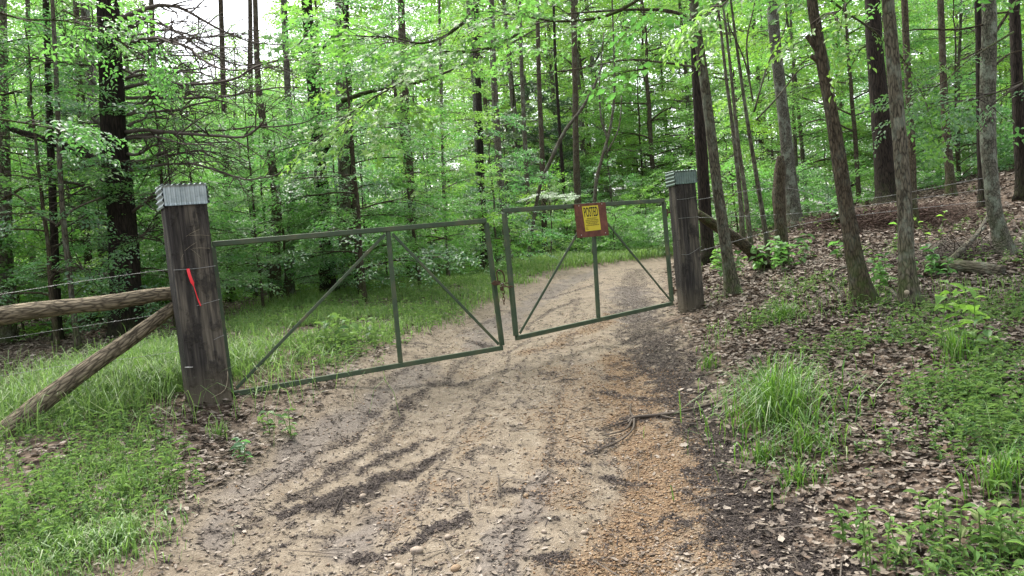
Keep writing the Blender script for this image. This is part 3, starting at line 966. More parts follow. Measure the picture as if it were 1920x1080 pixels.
LEAF4 = (np.array([(0, 0, 0), (-.5, .42, .10), (0, 1, -.10), (.5, .42, .10)]), [[0, 3, 2], [0, 2, 1]])
LEAF8 = (np.array([(0, 0, 0), (-.36, .22, .09), (-.5, .48, .13), (-.30, .76, .05), (0, 1, -.12), (.30, .76, .05), (.5, .48, .13), (.36, .22, .09), (0, .48, .02)]),
         [[0, 8, 1], [1, 8, 2], [2, 8, 3], [3, 8, 4], [4, 8, 5], [5, 8, 6], [6, 8, 7], [7, 8, 0]])
def _star():
    v = [(0, .35, 0)]
    for a, r in ((-178, .34), (-150, .30), (-118, .62), (-88, .26), (-62, .80), (-30, .30), (0, .98), (30, .30), (62, .80), (88, .26), (118, .62), (150, .30), (178, .34)):
        v.append((r * math.sin(R_(a)) * .8, .35 + r * math.cos(R_(a)) * .66, .06 * math.cos(R_(a * 3)) - .10 * r))
    return np.array(v), [[0, k + 1, k] for k in range(1, len(v) - 1)]
STAR = _star()
NEEDLE = (np.array([(-.5, 0, 0), (.5, 0, 0), (0, 1, 0)]), [[0, 1, 2]])

def spray(rg, kind, L, leaf, wid, nmain=9, nside=4, nsl=5):
    # one flat twig of leaves in its own plane, heading +y
    tv, tf = kind
    pos, head, size = [], [], []
    def twig(p, ang, ln, n):
        for k in range(n):
            f = (k + .6) / n
            q = p + np.array([math.sin(ang), math.cos(ang)]) * ln * f
            sd = 1 if k % 2 else -1
            if k == n - 1:
                a = ang + rg.normal(0, .2)
            else:
                a = ang + sd * rg.uniform(.7, 1.15)
            pos.append(q); head.append(a); size.append(leaf * rg.uniform(.65, 1.15) * (1 - .25 * f))
    twig(np.zeros(2), 0, L, nmain)
    for k in range(nside):
        f = .15 + .65 * k / nside
        sd = 1 if k % 2 else -1
        twig(np.array([0, L * f]), sd * rg.uniform(.55, .9), L * (.62 - .35 * f), nsl)
    pos, head, size = np.array(pos), np.array(head), np.array(size)
    n = len(pos)
    yaw = np.stack([np.sin(head), np.cos(head), rg.normal(-.18, .22, n)], -1)
    X, Y, Z = frame(yaw, rg.normal(0, .38, n), rg)
    p3 = np.stack([pos[:, 0], pos[:, 1], -.18 * (pos[:, 1] / L) ** 2 * L + rg.normal(0, .02, n)], -1)
    T = tv * np.array([wid, 1, 1])
    V = p3[:, None] + size[:, None, None] * (T[None, :, 0:1] * X[:, None] + T[None, :, 1:2] * Y[:, None] + T[None, :, 2:3] * Z[:, None])
    Fc = (np.arange(n)[:, None, None] * len(tv) + np.array(tf)[None]).reshape(-1, 3)
    return V.reshape(-1, 3), Fc

def needle_spray(rg, L):
    pos, hd = [], []
    V, F_ = [], []
    n = 0
    for k in range(46):
        f = k / 46
        sd = rg.choice([-1, 1])
        p = np.array([0, L * f, 0])
        ln = L * .38 * (1 - .6 * f)
        a = sd * rg.uniform(.5, 1.0)
        d = np.array([math.sin(a), math.cos(a), rg.normal(-.1, .3)])
        for q in range(3):
            o = p + d * ln * q / 3.2
            e = nrm(d + rg.normal(0, .35, 3))
            s_ = nrm(np.cross(e, rg.normal(0, 1, 3)))
            V += [o - s_ * .010, o + s_ * .010, o + e * ln * .6]
            F_.append([n, n + 1, n + 2]); n += 3
    return np.array(V), np.array(F_)

def put_sprays(mb, tmpl, pos, heading, scale, rg, rollsd=.3, m=0):
    pos, heading = np.asarray(pos), np.asarray(heading)
    if not len(pos): return
    pick = rg.integers(0, len(tmpl), len(pos))
    X, Y, Z = frame(heading, rg.normal(0, rollsd, len(pos)), rg)
    sc = scale * rg.uniform(.75, 1.25, len(pos))
    for k, (tv, tf) in enumerate(tmpl):
        i = np.where(pick == k)[0]
        if not len(i): continue
        V = pos[i][:, None] + sc[i][:, None, None] * (tv[None, :, 0:1] * X[i][:, None] + tv[None, :, 1:2] * Y[i][:, None] + tv[None, :, 2:3] * Z[i][:, None])
        Fc = (np.arange(len(i))[:, None, None] * len(tv) + tf[None]).reshape(-1, 3)
        mb.add(V.reshape(-1, 3), None, Fc, m)

SPR = {
    'broad': [spray(rng, LEAF4, .55, .088, .62, 10, 5, 6) for _ in range(4)],
    'small': [spray(rng, LEAF4, .5, .062, .58, 12, 6, 7) for _ in range(4)],
    'far': [spray(rng, LEAF4, .8, .135, .75, 9, 5, 4) for _ in range(4)],
    'star': [spray(rng, STAR, .55, .125, 1.0, 7, 3, 4) for _ in range(3)],
    'fine': [spray(rng, LEAF8, .5, .085, .5, 9, 4, 5) for _ in range(3)],
    'needle': [needle_spray(rng, .5) for _ in range(3)],
}

def limb_path(p0, az, elev, L, rg, droop=.25, wob=.06, n=9):
    t = np.linspace(0, 1, n)
    d = np.array([math.cos(az), math.sin(az), 0])
    s = np.array([-math.sin(az), math.cos(az), 0])
    w = np.cumsum(rg.normal(0, wob, n)) * np.linspace(0, 1, n)
    z = L * (math.tan(elev) * t - droop * t * t) + np.cumsum(rg.normal(0, wob * .35, n)) * L * .4
    z[0] = 0
    return p0 + d * (L * t)[:, None] + s * (L * w)[:, None] + np.array([0, 0, 1.0]) * z[:, None]

def grow(rg, H, r0, start, nl, ll, elev, kind, scale, sub=5, droop=.25, sides=8, top=.75, lean=.04, per=2.6, kink=.02, wood=True):
    # one tree standing on the origin: (wood MB, leaf MB); limbs arch outward, side limbs carry leaf sprays
    W, Lf = MB(), MB()
    n = 22
    t = np.linspace(0, 1, n)
    path = np.stack([lean * H * t ** 1.3 * math.cos(rg.uniform(0, 6)) + np.cumsum(rg.normal(0, kink, n)) * t,
                     lean * H * t ** 1.3 * math.sin(rg.uniform(0, 6)) + np.cumsum(rg.normal(0, kink, n)) * t, H * t - .15], -1)
    rad = r0 * (1 - t) ** .8 + .006
    W.add(*tube(path, rad, sides, .08, 1.2, int(rg.integers(1e6)), False, flare=.35))
    pos, hd = [], []
    az = rg.uniform(0, 6.28)
    for k in range(nl):
        f = start + (1 - start) * (k + rg.uniform(.1, .9)) / nl
        az += 2.4 + rg.normal(0, .35)
        i = min(n - 1, int(f * (n - 1)))
        p0 = path[i]
        L = ll * (1 - .7 * max(0, f - start) / (1 - start)) * rg.uniform(.65, 1.2)
        r1 = max(.006, min(rad[i] * .5, .012 + L * .012))
        lp = limb_path(p0, az, elev * rg.uniform(.4, 1.4), L, rg, droop)
        if wood: W.add(*tube(lp, np.linspace(r1, .004, 9), 5, cap=False))
        for q in range(sub):
            g = .25 + .7 * (q + rg.uniform(0, .8)) / sub
            j = min(8, int(g * 8))
            sa = az + (1 if q % 2 else -1) * rg.uniform(.5, 1.0)
            sl = L * .5 * (1.15 - g) + .25
            sp_ = limb_path(lp[j], sa, rg.uniform(-.05, .3), sl, rg, droop, n=6)
            if wood and r1 > .01: W.add(*tube(sp_, np.linspace(r1 * .45, .003, 6), 4, cap=False))
            ns = max(1, int(sl * per))
            for s_ in range(ns):
                h = (s_ + .7) / ns
                jj = min(4, int(h * 5))
                e = sa + (1 if s_ % 2 else -1) * rg.uniform(.2, .9)
                pos.append(sp_[jj] + (sp_[jj + 1] - sp_[jj]) * rg.uniform(0, 1)); hd.append((math.cos(e), math.sin(e), rg.normal(-.05, .2)))
        pos.append(lp[-1]); hd.append(nrm(lp[-1] - lp[-2]))
    for k in range(4):
        e = k * 1.6
        pos.append(path[-1 - k % 2]); hd.append((math.cos(e), math.sin(e), .5))
    put_sprays(Lf, SPR[kind], pos, hd, scale, rg)
    return W, Lf

VAR = {}
def variant(key, bark, leafm, *a, **k):
    W, Lf = grow(np.random.default_rng(abs(hash(key)) % 1000 if False else sum(map(ord, key)) * 7), *a, **k)
    VAR[key] = (W.mesh('trunk', MAT[bark]), Lf.mesh('crown', MAT[leafm]))
# understory saplings
variant('sapling a', 'bark_brown', 'leaf', 5.2, .035, .18, 18, 1.5, .35, 'broad', .95, per=4.4)
variant('sapling b', 'bark_brown', 'leaf_cool', 4.2, .028, .15, 16, 1.4, .25, 'small', .95, per=5.0)
variant('sapling c', 'bark_grey', 'leaf_bright', 6.5, .045, .22, 20, 1.8, .4, 'broad', 1.0, per=3.8)
variant('sapling d', 'bark_grey', 'leaf_cool', 3.0, .02, .1, 13, 1.1, .25, 'fine', .85, per=5.0)
variant('sapling e', 'bark_brown', 'leaf', 7.5, .05, .2, 22, 2.0, .4, 'small', 1.1, per=4.2)
variant('sapling f', 'bark_brown', 'leaf_bright', 2.2, .015, .08, 12, .9, .3, 'broad', .8, per=5.0)
# low shrubs
variant('shrub a', 'bark_brown', 'leaf', 1.3, .012, .05, 13, .8, .5, 'broad', .75, per=4.0)
variant('shrub b', 'bark_brown', 'leaf_cool', 1.0, .01, .05, 13, .7, .5, 'small', .8, per=4.5)
# forest trees seen further in
variant('tree a', 'bark_grey', 'leaf_bright', 17, .15, .2, 26, 3.6, .45, 'far', 1.0, sub=6, per=2.3, sides=10, kink=.05)
variant('tree b', 'bark_brown', 'leaf_bright', 14, .11, .15, 26, 3.0, .4, 'far', .9, sub=6, per=2.6, sides=10, kink=.05)
variant('tree c', 'bark_pale', 'leaf_cool', 20, .18, .3, 24, 4.0, .5, 'far', 1.1, sub=6, per=2.0, sides=10, kink=.05)
variant('tree d', 'bark_brown', 'leaf', 18, .2, .45, 18, 3.2, .3, 'far', 1.0, sub=6, per=2.2, sides=10, kink=.03)
variant('evergreen', 'bark_brown', 'needle', 5.5, .05, .12, 26, 1.6, .25, 'needle', 1.15, per=3.6, droop=.35)
# high crowns for the near trunks, starting above the picture
def high_crown(seed, rad, hgt, n):
    rg = np.random.default_rng(seed)
    mb = MB()
    pos, hd = [], []
    for k in range(n):
        a, r, z = rg.uniform(0, 6.28), rad * math.sqrt(rg.uniform(0, 1)), rg.uniform(0, hgt)
        r *= math.sqrt(max(.05, 1 - (z / hgt * 1.6 - .7) ** 2))
        pos.append((r * math.cos(a), r * math.sin(a), z)); hd.append((math.cos(a), math.sin(a), rg.normal(0, .25)))
    put_sprays(mb, SPR['broad'], pos, hd, 1.1, rg)
    return mb.mesh('crown', MAT['leaf'])
HIGH = [high_crown(5, 2.0, 4.0, 120), high_crown(6, 1.6, 3.4, 90)]

# ------------------------------------------------------------------ the trunks one can tell apart
SEGS = {}
def trunk(name, label, cat, pts, widths, bark, n=14, k=46, amp=.06, ridge=.05, nr=9, flare=.6, group=None, depth=None, ztop=9.0, crown=None, base_d=None, seed=0, taper=True, extra=None):
    # pts run from the foot upward in photograph pixels; the tree stands where its foot meets the ground
    if depth is None:
        b, d = ground(*pts[0])
    else:
        d = depth
        b = P(*pts[0], d)
        b[2] = gz(b[0], b[1])
    W3 = np.array([P(px, py, d) for px, py in pts])
    W3[:, 1] += b[1] - W3[0, 1]
    W3[0] = b
    rad = [w / 2 * d / F_PX for w in widths]
    W3 = list(W3)
    if taper and W3[-1][2] < ztop:
        dirv = nrm(W3[-1] - W3[-2]); dirv = nrm(dirv + np.array([0, 0, .6]))
        hgt = ztop - W3[-1][2]
        W3.append(W3[-1] + dirv * hgt / dirv[2] * .5); rad.append(rad[-1] * .75)
        W3.append(W3[-1] + dirv * hgt / dirv[2] * .5); rad.append(rad[-1] * .45)
    W3 = np.array(W3) - b
    W3[0, 2] -= .06
    t = np.linspace(0, 1, len(rad))
    path = catmull(W3, k)
    rr = np.interp(np.linspace(0, 1, k), t, rad)
    root = thing(name, label, cat, b, group)
    tr = MB().add(*tube(path, rr, n, amp, 1.6, seed + int(pts[0][0]), True, ridge, nr, flare)).obj('trunk', MAT[bark], root)
    if crown is not None:
        c = link('crown', HIGH[crown], root, path[int(k * .82)] - [0, 0, 1.2])
        c.rotation_euler = (0, 0, pts[0][0])
    return root, path, rr, d, b

def limb(root, d, b, pts, widths, bark, n=7, k=18, name='limb', depths=None, amp=.1):
    dd = depths or [d] * len(pts)
    W3 = np.array([P(px, py, q) for (px, py), q in zip(pts, dd)]) - b
    rr = np.interp(np.linspace(0, 1, k), np.linspace(0, 1, len(widths)), [w / 2 * d / F_PX for w in widths])
    return MB().add(*tube(catmull(W3, k), rr, n, amp, 5, len(pts) * 7 + int(pts[0][1]))).obj(name, MAT[bark], root)

# right of the road
t1 = trunk('slender_tree', 'slender furrowed tree rising just behind the far gate post', 'tree', [(1375, 552), (1364, 480), (1345, 350), (1333, 250), (1318, 130), (1305, 40), (1296, -40)], [29, 21, 19, 18, 17, 16, 15], 'bark_grey', 18, 60, crown=1, ztop=8)
limb(t1[0], t1[3], t1[4], [(1312, 127), (1250, 118), (1175, 112), (1090, 128), (1000, 140)], [5, 4, 3.5, 3, 2], 'bark_grey')
limb(t1[0], t1[3], t1[4], [(1300, 45), (1262, 22), (1180, 18), (1060, 26)], [8, 6, 5, 3], 'bark_grey')
t2 = trunk('leaning_tree', 'leaning brown tree with two broken stubs and a mossy foot', 'tree', [(1622, 568), (1604, 490), (1590, 410), (1579, 340), (1560, 215), (1545, 130), (1530, 45), (1518, -40)], [42, 31, 28, 26, 23, 22, 20, 19], 'bark_brown', 20, 64, amp=.08, crown=0, ztop=8)
limb(t2[0], t2[3], t2[4], [(1545, 108), (1530, 88), (1513, 66)], [18, 14, 9], 'bark_brown', name='broken_stub', amp=.25)
limb(t2[0], t2[3], t2[4], [(1548, 120), (1532, 112), (1520, 104)], [13, 10, 7], 'bark_brown', name='broken_stub', amp=.25)
t3 = trunk('straight_tree', 'straight ridged grey tree standing beside the leaning brown one', 'tree', [(1706, 570), (1699, 480), (1697, 400), (1690, 300), (1677, 150), (1668, 40), (1662, -40)], [31, 26, 25, 25, 23, 22, 21], 'bark_grey', 22, 64, amp=.05, ridge=.09, nr=12, crown=1, ztop=8)
knot = MB().add(*tube([P(1700, 548, t3[3] - .09) - t3[4], P(1700, 548, t3[3] - .115) - t3[4]], [.018, .016], 10)).obj('bark_scar', MAT['splinter'], t3[0])
t4 = trunk('spotted_tree', 'pale lichen spotted tree with moss at its foot near the fallen logs', 'tree', [(1888, 508), (1876, 440), (1862, 380), (1852, 250), (1853, 130), (1855, 50), (1854, -40)], [32, 26, 25, 26, 26, 25, 24], 'bark_pale', 20, 60, crown=0, ztop=8, depth=7.4)
for pp, ww in (([(1866, 62), (1890, 25), (1925, -25)], [6, 5, 4]), ([(1868, 120), (1895, 100), (1935, 92)], [5, 3, 2]), ([(1850, 45), (1800, 55), (1735, 55), (1690, 58)], [4, 4, 3, 2]), ([(1845, 90), (1790, 120), (1745, 150)], [4, 3, 2]), ([(1870, 25), (1930, 18)], [4, 3])):
    limb(t4[0], t4[3], t4[4], pp, ww, 'bark_brown', 6, 14)
trunk('pine_tree', 'thick black barked pine rising from the brown straw', 'tree', [(1668, 400), (1660, 330), (1652, 220), (1640, 90), (1634, -40)], [40, 36, 33, 28, 26], 'bark_dark', 18, 50, ridge=.08, nr=11, depth=13.5, ztop=14)
trunk('lichen_tree', 'tall tree with dark foot and pale lichened upper trunk behind the snag', 'tree', [(1492, 432), (1482, 350), (1475, 270), (1462, 160), (1450, 40), (1446, -40)], [30, 24, 22, 20, 20, 18], 'bark_pale', 16, 46, depth=12.5, ztop=13)
sn = trunk('snag_post', 'rough broken topped dead stub serving as a fence post', 'snag', [(1468, 498), (1463, 430), (1460, 370), (1462, 320), (1463, 293)], [26, 23, 22, 20, 12], 'bark_brown', 16, 40, amp=.16, ridge=.1, taper=False, flare=.1)
trunk('dark_tree', 'dark trunk rising right behind the far gate post', 'tree', [(1324, 432), (1318, 330), (1310, 200), (1303, 60), (1300, -40)], [25, 22, 20, 18, 16], 'bark_dark', 12, 40, depth=12.0, ztop=12)
trunk('dark_tree', 'thin mossy trunk between the straight grey tree and the spotted tree', 'tree', [(1786, 410), (1781, 330), (1773, 230), (1768, 120), (1762, -40)], [18, 16, 14, 12, 11], 'bark_brown', 10, 36, depth=12.5, ztop=12)
trunk('dark_tree', 'dark twin stem close behind the left side of the spotted tree', 'tree', [(1846, 420), (1842, 330), (1838, 240), (1836, 120), (1832, -40)], [18, 16, 13, 12, 11], 'bark_dark', 10, 36, depth=11.0, ztop=11)
trunk('dark_tree', 'black trunk at the far right edge beyond the spotted tree', 'tree', [(1918, 370), (1912, 250), (1906, 120), (1900, -40)], [24, 21, 19, 17], 'bark_dark', 12, 36, depth=11.0, ztop=11)
trunk('dark_tree', 'mossy dark trunk just visible beside the straight grey tree', 'tree', [(1716, 452), (1712, 380), (1708, 250), (1700, 100), (1694, -40)], [17, 15, 14, 12, 11], 'bark_brown', 10, 36, depth=10.5, ztop=11)
for (xs_, dd_, lb) in (([1442, 1425, 1405, 1390, 1378, 1366], 9.5, 'thin many branched sapling stem right of the slender furrowed tree'),
                       ([1408, 1398, 1382, 1372, 1362, 1350], 10.5, 'thin dark stem close right of the slender furrowed tree'),
                       ([1392, 1388, 1375, 1362, 1352, 1340], 12.5, 'far thin stem seen through the saplings beyond the fallen pole'),):
    yy = [452, 370, 250, 150, 60, -40]
    q = trunk('sapling_tree', lb, 'tree', list(zip(xs_, yy)), [11, 8.5, 7, 6, 5, 4], 'bark_grey', 8, 36, depth=dd_, ztop=9)
    if dd_ == 9.5:
        for pp in ([(1412, 190), (1398, 120), (1370, 55), (1350, 30)], [(1414, 210), (1440, 120), (1470, 60), (1476, 10)], [(1405, 140), (1400, 80), (1412, 20), (1420, -20)], [(1418, 225), (1460, 180), (1500, 130), (1530, 118)]):
            limb(q[0], q[3], q[4], pp, [4, 3.3, 2.6, 1.6], 'bark_grey', 6, 14)

# left of the road and beyond the gate
ce = trunk('cedar_tree', 'big dark shaggy cedar with bare dead branches behind the near gate post', 'tree', [(240, 640), (234, 520), (228, 400), (222, 330), (212, 220), (206, 100), (203, 0), (201, -60)], [58, 49, 46, 44, 41, 38, 37, 35], 'bark_dark', 24, 80, amp=.1, ridge=.12, nr=9, flare=.25, depth=9.0, ztop=10)
cd, cb = ce[3], ce[4]
limb(ce[0], cd, cb, [(212, 315), (175, 300), (140, 283), (95, 265), (40, 248), (-40, 222)], [20, 19, 17, 15, 11, 8], 'bark_dark', 10, 30)
def dead_branch(pts, w, dd, seed, twigs=13):
    rg = np.random.default_rng(seed)
    k = 24
    n = len(pts)
    ds = np.linspace(cd, cd + dd, n)
    W3 = catmull(np.array([P(px, py, q) for (px, py), q in zip(pts, ds)]) - cb, k)
    W3[1:] += np.cumsum(rg.normal(0, .006, (k - 1, 3)), 0)
    rr = np.linspace(w / 2, .8, k) * cd / F_PX
    mb = MB().add(*tube(W3, rr, 6, .12, 6, seed))
    for q in range(twigs):
        i = int(k * (.25 + .7 * (q + rg.uniform(0, 1)) / twigs))
        i = min(i, k - 2)
        d = nrm(nrm(W3[i + 1] - W3[i]) + rg.normal(0, .65, 3))
        L = rg.uniform(.2, .65)
        tp_ = np.array([W3[i], W3[i] + d * L * .5 + rg.normal(0, .02, 3), W3[i] + d * L + np.array([0, 0, -.04]) + rg.normal(0, .05, 3)])
        mb.add(*tube(catmull(tp_, 7), np.linspace(rr[i] * .6, .0022, 7), 4))
        for _ in range(3):
            s_ = tp_[1] + (tp_[2] - tp_[1]) * rg.uniform(0, .6)
            e = nrm(d + rg.normal(0, .8, 3)) * rg.uniform(.08, .28)
            mb.add(*tube(np.array([s_, s_ + e * .5 + rg.normal(0, .01, 3), s_ + e]), [.0035, .003, .002], 3))
    mb.obj('dead_branch', MAT['twig'], ce[0])
DB = [([(236, 248), (280, 246), (330, 249), (400, 256), (460, 256), (490, 232), (498, 200)], 9, -1.2),
      ([(238, 258), (300, 252), (380, 250), (470, 246), (560, 240), (610, 215)], 7, .8),
      ([(240, 316), (275, 296), (320, 275), (370, 262), (430, 262)], 9, .2),
      ([(238, 290), (262, 282), (290, 265), (320, 258)], 7, -.6),
      ([(225, 34), (262, 18), (300, 10), (345, 24), (400, 52), (470, 78), (540, 82)], 10, .6),
      ([(228, 42), (255, 26), (278, 8)], 9, .4),
      ([(230, 85), (290, 70), (345, 85), (380, 112), (430, 130), (510, 128)], 8, -.8),
      ([(232, 108), (270, 95), (310, 72), (360, 62)], 8, .3),
      ([(234, 165), (290, 158), (350, 165), (420, 160), (480, 130), (540, 110), (575, 70)], 7, -1.4),
      ([(236, 184), (300, 182), (370, 184), (440, 180), (520, 170), (570, 168)], 7, 1.0),
      ([(234, 150), (268, 134), (320, 140), (390, 132), (440, 100)], 6, .8),
      ([(236, 216), (290, 210), (340, 205), (400, 186), (450, 192)], 6, -.4),
      ([(240, 236), (280, 222), (330, 224), (380, 206)], 6, .5),
      ([(232, 130), (262, 150), (300, 168), (345, 170), (400, 184)], 6, -.2),
      ([(242, 402), (268, 380), (300, 352), (330, 335)], 7, -.5),
      ([(244, 450), (280, 430), (310, 410)], 6, .3),
      ([(210, 430), (180, 402), (150, 392), (118, 370)], 7, -.4),
      ([(206, 515), (160, 505), (110, 480)], 6, .2),
      ([(200, 240), (170, 215), (150, 170), (146, 120)], 7, .3),
      ([(202, 120), (175, 60), (160, 10)], 8, -.4),
      ([(205, 375), (150, 345), (80, 335), (0, 330)], 8, -.8),
      ([(206, 350), (160, 320), (120, 320), (60, 300)], 6, .9),
      ([(228, 60), (300, 40), (390, 95), (460, 118), (560, 110)], 6, .2),
      ([(232, 196), (270, 190), (300, 150), (340, 120)], 6, -.9)]
rgb_ = np.random.default_rng(404)
for k in range(13):                          # more thin dead limbs round the trunk
    y0_ = rgb_.uniform(20, 330); sd_ = 1 if rgb_.uniform() < .7 else -1
    L_ = rgb_.uniform(110, 350) * (1 if sd_ > 0 else .7)
    xb = 222 + sd_ * 16
    DB.append(([(xb, y0_), (xb + sd_ * L_ * .35, y0_ - rgb_.uniform(0, 22)), (xb + sd_ * L_ * .7, y0_ + rgb_.uniform(-25, 22)), (xb + sd_ * L_, y0_ + rgb_.uniform(-45, 25))], rgb_.uniform(4, 6.5), rgb_.uniform(-1.4, 1.4)))
for k, (pp, w_, dd_) in enumerate(DB):
    dead_branch(pp, w_, dd_, 100 + k)
trunk('grey_tree', 'grey trunk partly hidden behind the left side of the cedar', 'tree', [(195, 560), (190, 330), (178, 220), (168, 110), (158, 0), (155, -40)], [22, 20, 18, 16, 14, 13], 'bark_pale', 12, 40, depth=11.5, ztop=11)
trunk('crooked_tree', 'crooked dark stem bending left of the pale slim tree', 'tree', [(517, 572), (516, 470), (518, 380), (508, 300), (492, 220), (484, 150), (480, 60), (477, -40)], [22, 19, 18, 15, 13, 11, 10, 9], 'bark_brown', 14, 56, depth=11.5, ztop=9)
trunk('pale_tree', 'pale slim lichened tree close right of the crooked dark stem', 'tree', [(540, 548), (545, 440), (548, 330), (543, 230), (537, 120), (532, 0), (530, -40)], [20, 15, 13, 12, 12, 11, 10], 'bark_pale', 12, 50, depth=12.5, ztop=10)
big = trunk('dark_tree', 'stout dark tree left of the twin grey trunks behind the long gate leaf', 'tree', [(618, 548), (612, 460), (606, 380), (596, 270), (588, 180), (580, 80), (572, -40)], [32, 26, 24, 22, 21, 20, 19], 'bark_dark', 18, 60, depth=12.5, ztop=12)
limb(big[0], big[3], big[4], [(592, 100), (620, 75), (640, 40), (660, -20)], [12, 9, 7, 5], 'bark_dark', 8, 16)
limb(big[0], big[3], big[4], [(606, 290), (640, 235), (690, 200), (740, 150)], [9, 7, 5, 3], 'bark_dark', 7, 16)
trunk('twin_trunk', 'straight grey trunk with a darker twin right behind the long gate leaf', 'tree', [(652, 545), (648, 440), (645, 330), (640, 200), (638, 60), (636, -40)], [24, 22, 21, 20, 18, 17], 'bark_grey', 14, 44, depth=13.0, ztop=12)
trunk('twin_trunk', 'darker trunk standing close right of the straight grey trunk', 'tree', [(668, 530), (664, 430), (660, 320), (655, 200), (650, 60), (646, -40)], [15, 14, 13, 12, 11, 10], 'bark_dark', 10, 40, depth=13.4, ztop=12)
trunk('brown_tree', 'brown trunk behind the right brace of the long gate leaf', 'tree', [(771, 516), (770, 430), (766, 330), (760, 230), (755, 100), (750, -40)], [26, 22, 20, 18, 15, 12], 'bark_brown', 14, 44, depth=14.5, ztop=12)
trunk('tall_tree', 'tall pale trunk above the free end of the long gate leaf', 'tree', [(914, 488), (908, 420), (898, 330), (893, 200), (886, 100), (880, 10), (878, -40)], [18, 15, 13, 12, 12, 11, 10], 'bark_pale', 14, 50, depth=18, ztop=17)
trunk('tall_tree', 'tall brownish trunk second right of the long gate leaf end', 'tree', [(955, 480), (945, 400), (936, 310), (930, 210), (924, 100), (920, -40)], [15, 14, 13, 12, 11, 10], 'bark_grey', 12, 44, depth=19, ztop=17)
for (xs_, w_, dd_, bk, lb) in (([998, 992, 985, 978, 972], 11, 22, 'bark_grey', 'narrow grey trunk above the far gate leaf left end'),
                               ([1022, 1020, 1016, 1010, 1006], 12, 21, 'bark_brown', 'brown narrow trunk left of the notice board behind the verge'),
                               ([1062, 1060, 1052, 1042, 1036], 8, 24, 'bark_dark', 'thin dark trunk just left of the notice board behind the verge'),
                               ([1086, 1084, 1080, 1078, 1072], 15, 22, 'bark_brown', 'reddish dark trunk directly behind the notice board'),
                               ([908, 904, 900, 896, 890], 16, 17, 'bark_dark', 'dark trunk foot seen behind the gate end stile'),
                               ([840, 836, 830, 826, 822], 8, 18, 'bark_grey', 'thin stem right of the brown trunk beyond the verge')):
    trunk('forest_tree', lb, 'tree', list(zip(xs_, [482, 400, 280, 130, -40])), [w_, w_ * .9, w_ * .8, w_ * .7, w_ * .6], bk, 10, 36, depth=dd_, ztop=dd_ * .85)
fk = trunk('forked_tree', 'thin forked grey tree above the notice board', 'tree', [(1112, 470), (1116, 360), (1128, 300), (1142, 250), (1150, 200), (1152, 150), (1150, 60)], [8, 7, 6, 5, 4.5, 4, 3], 'bark_grey', 10, 44, depth=19, ztop=12)
limb(fk[0], fk[3], fk[4], [(1140, 262), (1128, 225), (1124, 160), (1132, 60)], [4.5, 4, 3, 2], 'bark_grey', 6, 18)
limb(fk[0], fk[3], fk[4], [(1136, 290), (1160, 240), (1166, 180)], [4, 3, 2], 'bark_grey', 6, 14)
lean = trunk('leaning_pole', 'thin mossy dead tree leaning across the gap over the road', 'dead tree', [(985, 470), (1010, 360), (1035, 296), (1060, 245), (1090, 205), (1115, 160), (1130, 120)], [7, 7, 7, 6.5, 6, 5, 4], 'bark_grey', 10, 40, depth=18.5, taper=False, flare=0)
for (xs_, yb, w_, dd_, bk, lb) in (([12, 8, 4, 0], 640, 30, 9.5, 'bark_grey', 'stout grey trunk at the far left above the rail end'),
                               ([108, 100, 92, 84], 640, 16, 9.0, 'bark_dark', 'black stem under the left end of the fence rail'),
                               ([136, 118, 108, 96], 560, 11, 8.0, 'bark_grey', 'thin grey forked sapling above the middle of the fence rail'),
                               ([168, 160, 150, 140], 560, 15, 11.0, 'bark_brown', 'brown stem between forked sapling and cedar'),
                               ([62, 60, 56, 50], 600, 12, 13.0, 'bark_grey', 'thin far stem behind the barbed wire at far left'),
                               ([300, 298, 290, 282], 560, 13, 15.0, 'bark_brown', 'brown stem seen past the tin cap of the near post'),
                               ([430, 428, 420, 412], 560, 13, 14.0, 'bark_brown', 'reddish stem right beside the near gate post'),
                               ([478, 474, 470, 468], 545, 12, 16.0, 'bark_brown', 'far brown stem left of the crooked dark stem')):
    q = trunk('woodland_tree', lb, 'tree', list(zip(xs_, [yb, 400, 200, -40])), [w_, w_ * .85, w_ * .75, w_ * .65], bk, 10, 36, depth=dd_, ztop=dd_ * .9)
    if dd_ == 8.0:
        limb(q[0], q[3], q[4], [(105, 420), (72, 400), (40, 372), (0, 350)], [6, 5, 4, 3], 'bark_grey', 6, 16)
        limb(q[0], q[3], q[4], [(106, 425), (135, 395), (165, 380), (190, 370)], [6, 5, 4, 3], 'bark_grey', 6, 16)

# fence wires on the right, from post to snag to the trees
bpy.context.view_layer.update()
snd = sn[3]
for (a, b_, c, d_, lb) in ((1.16, (1464, 352), (1606, 374), (1866, 330), 'top barbed wire strand climbing from the far gate post past the snag'),
                       (.97, (1468, 402), (1604, 388), (1866, 352), 'middle barbed wire strand on the bank right of the far gate post'),
                       (.62, (1470, 428), (1598, 405), (1866, 375), 'lowest barbed wire strand on the bank right of the far gate post')):
    p0 = on_post(postR, .13, -.05, a)
    barbed([p0, P(*b_, snd), P(*c, 9.0), P(*d_, 9.2)], lb, .0022, .16, Gw)

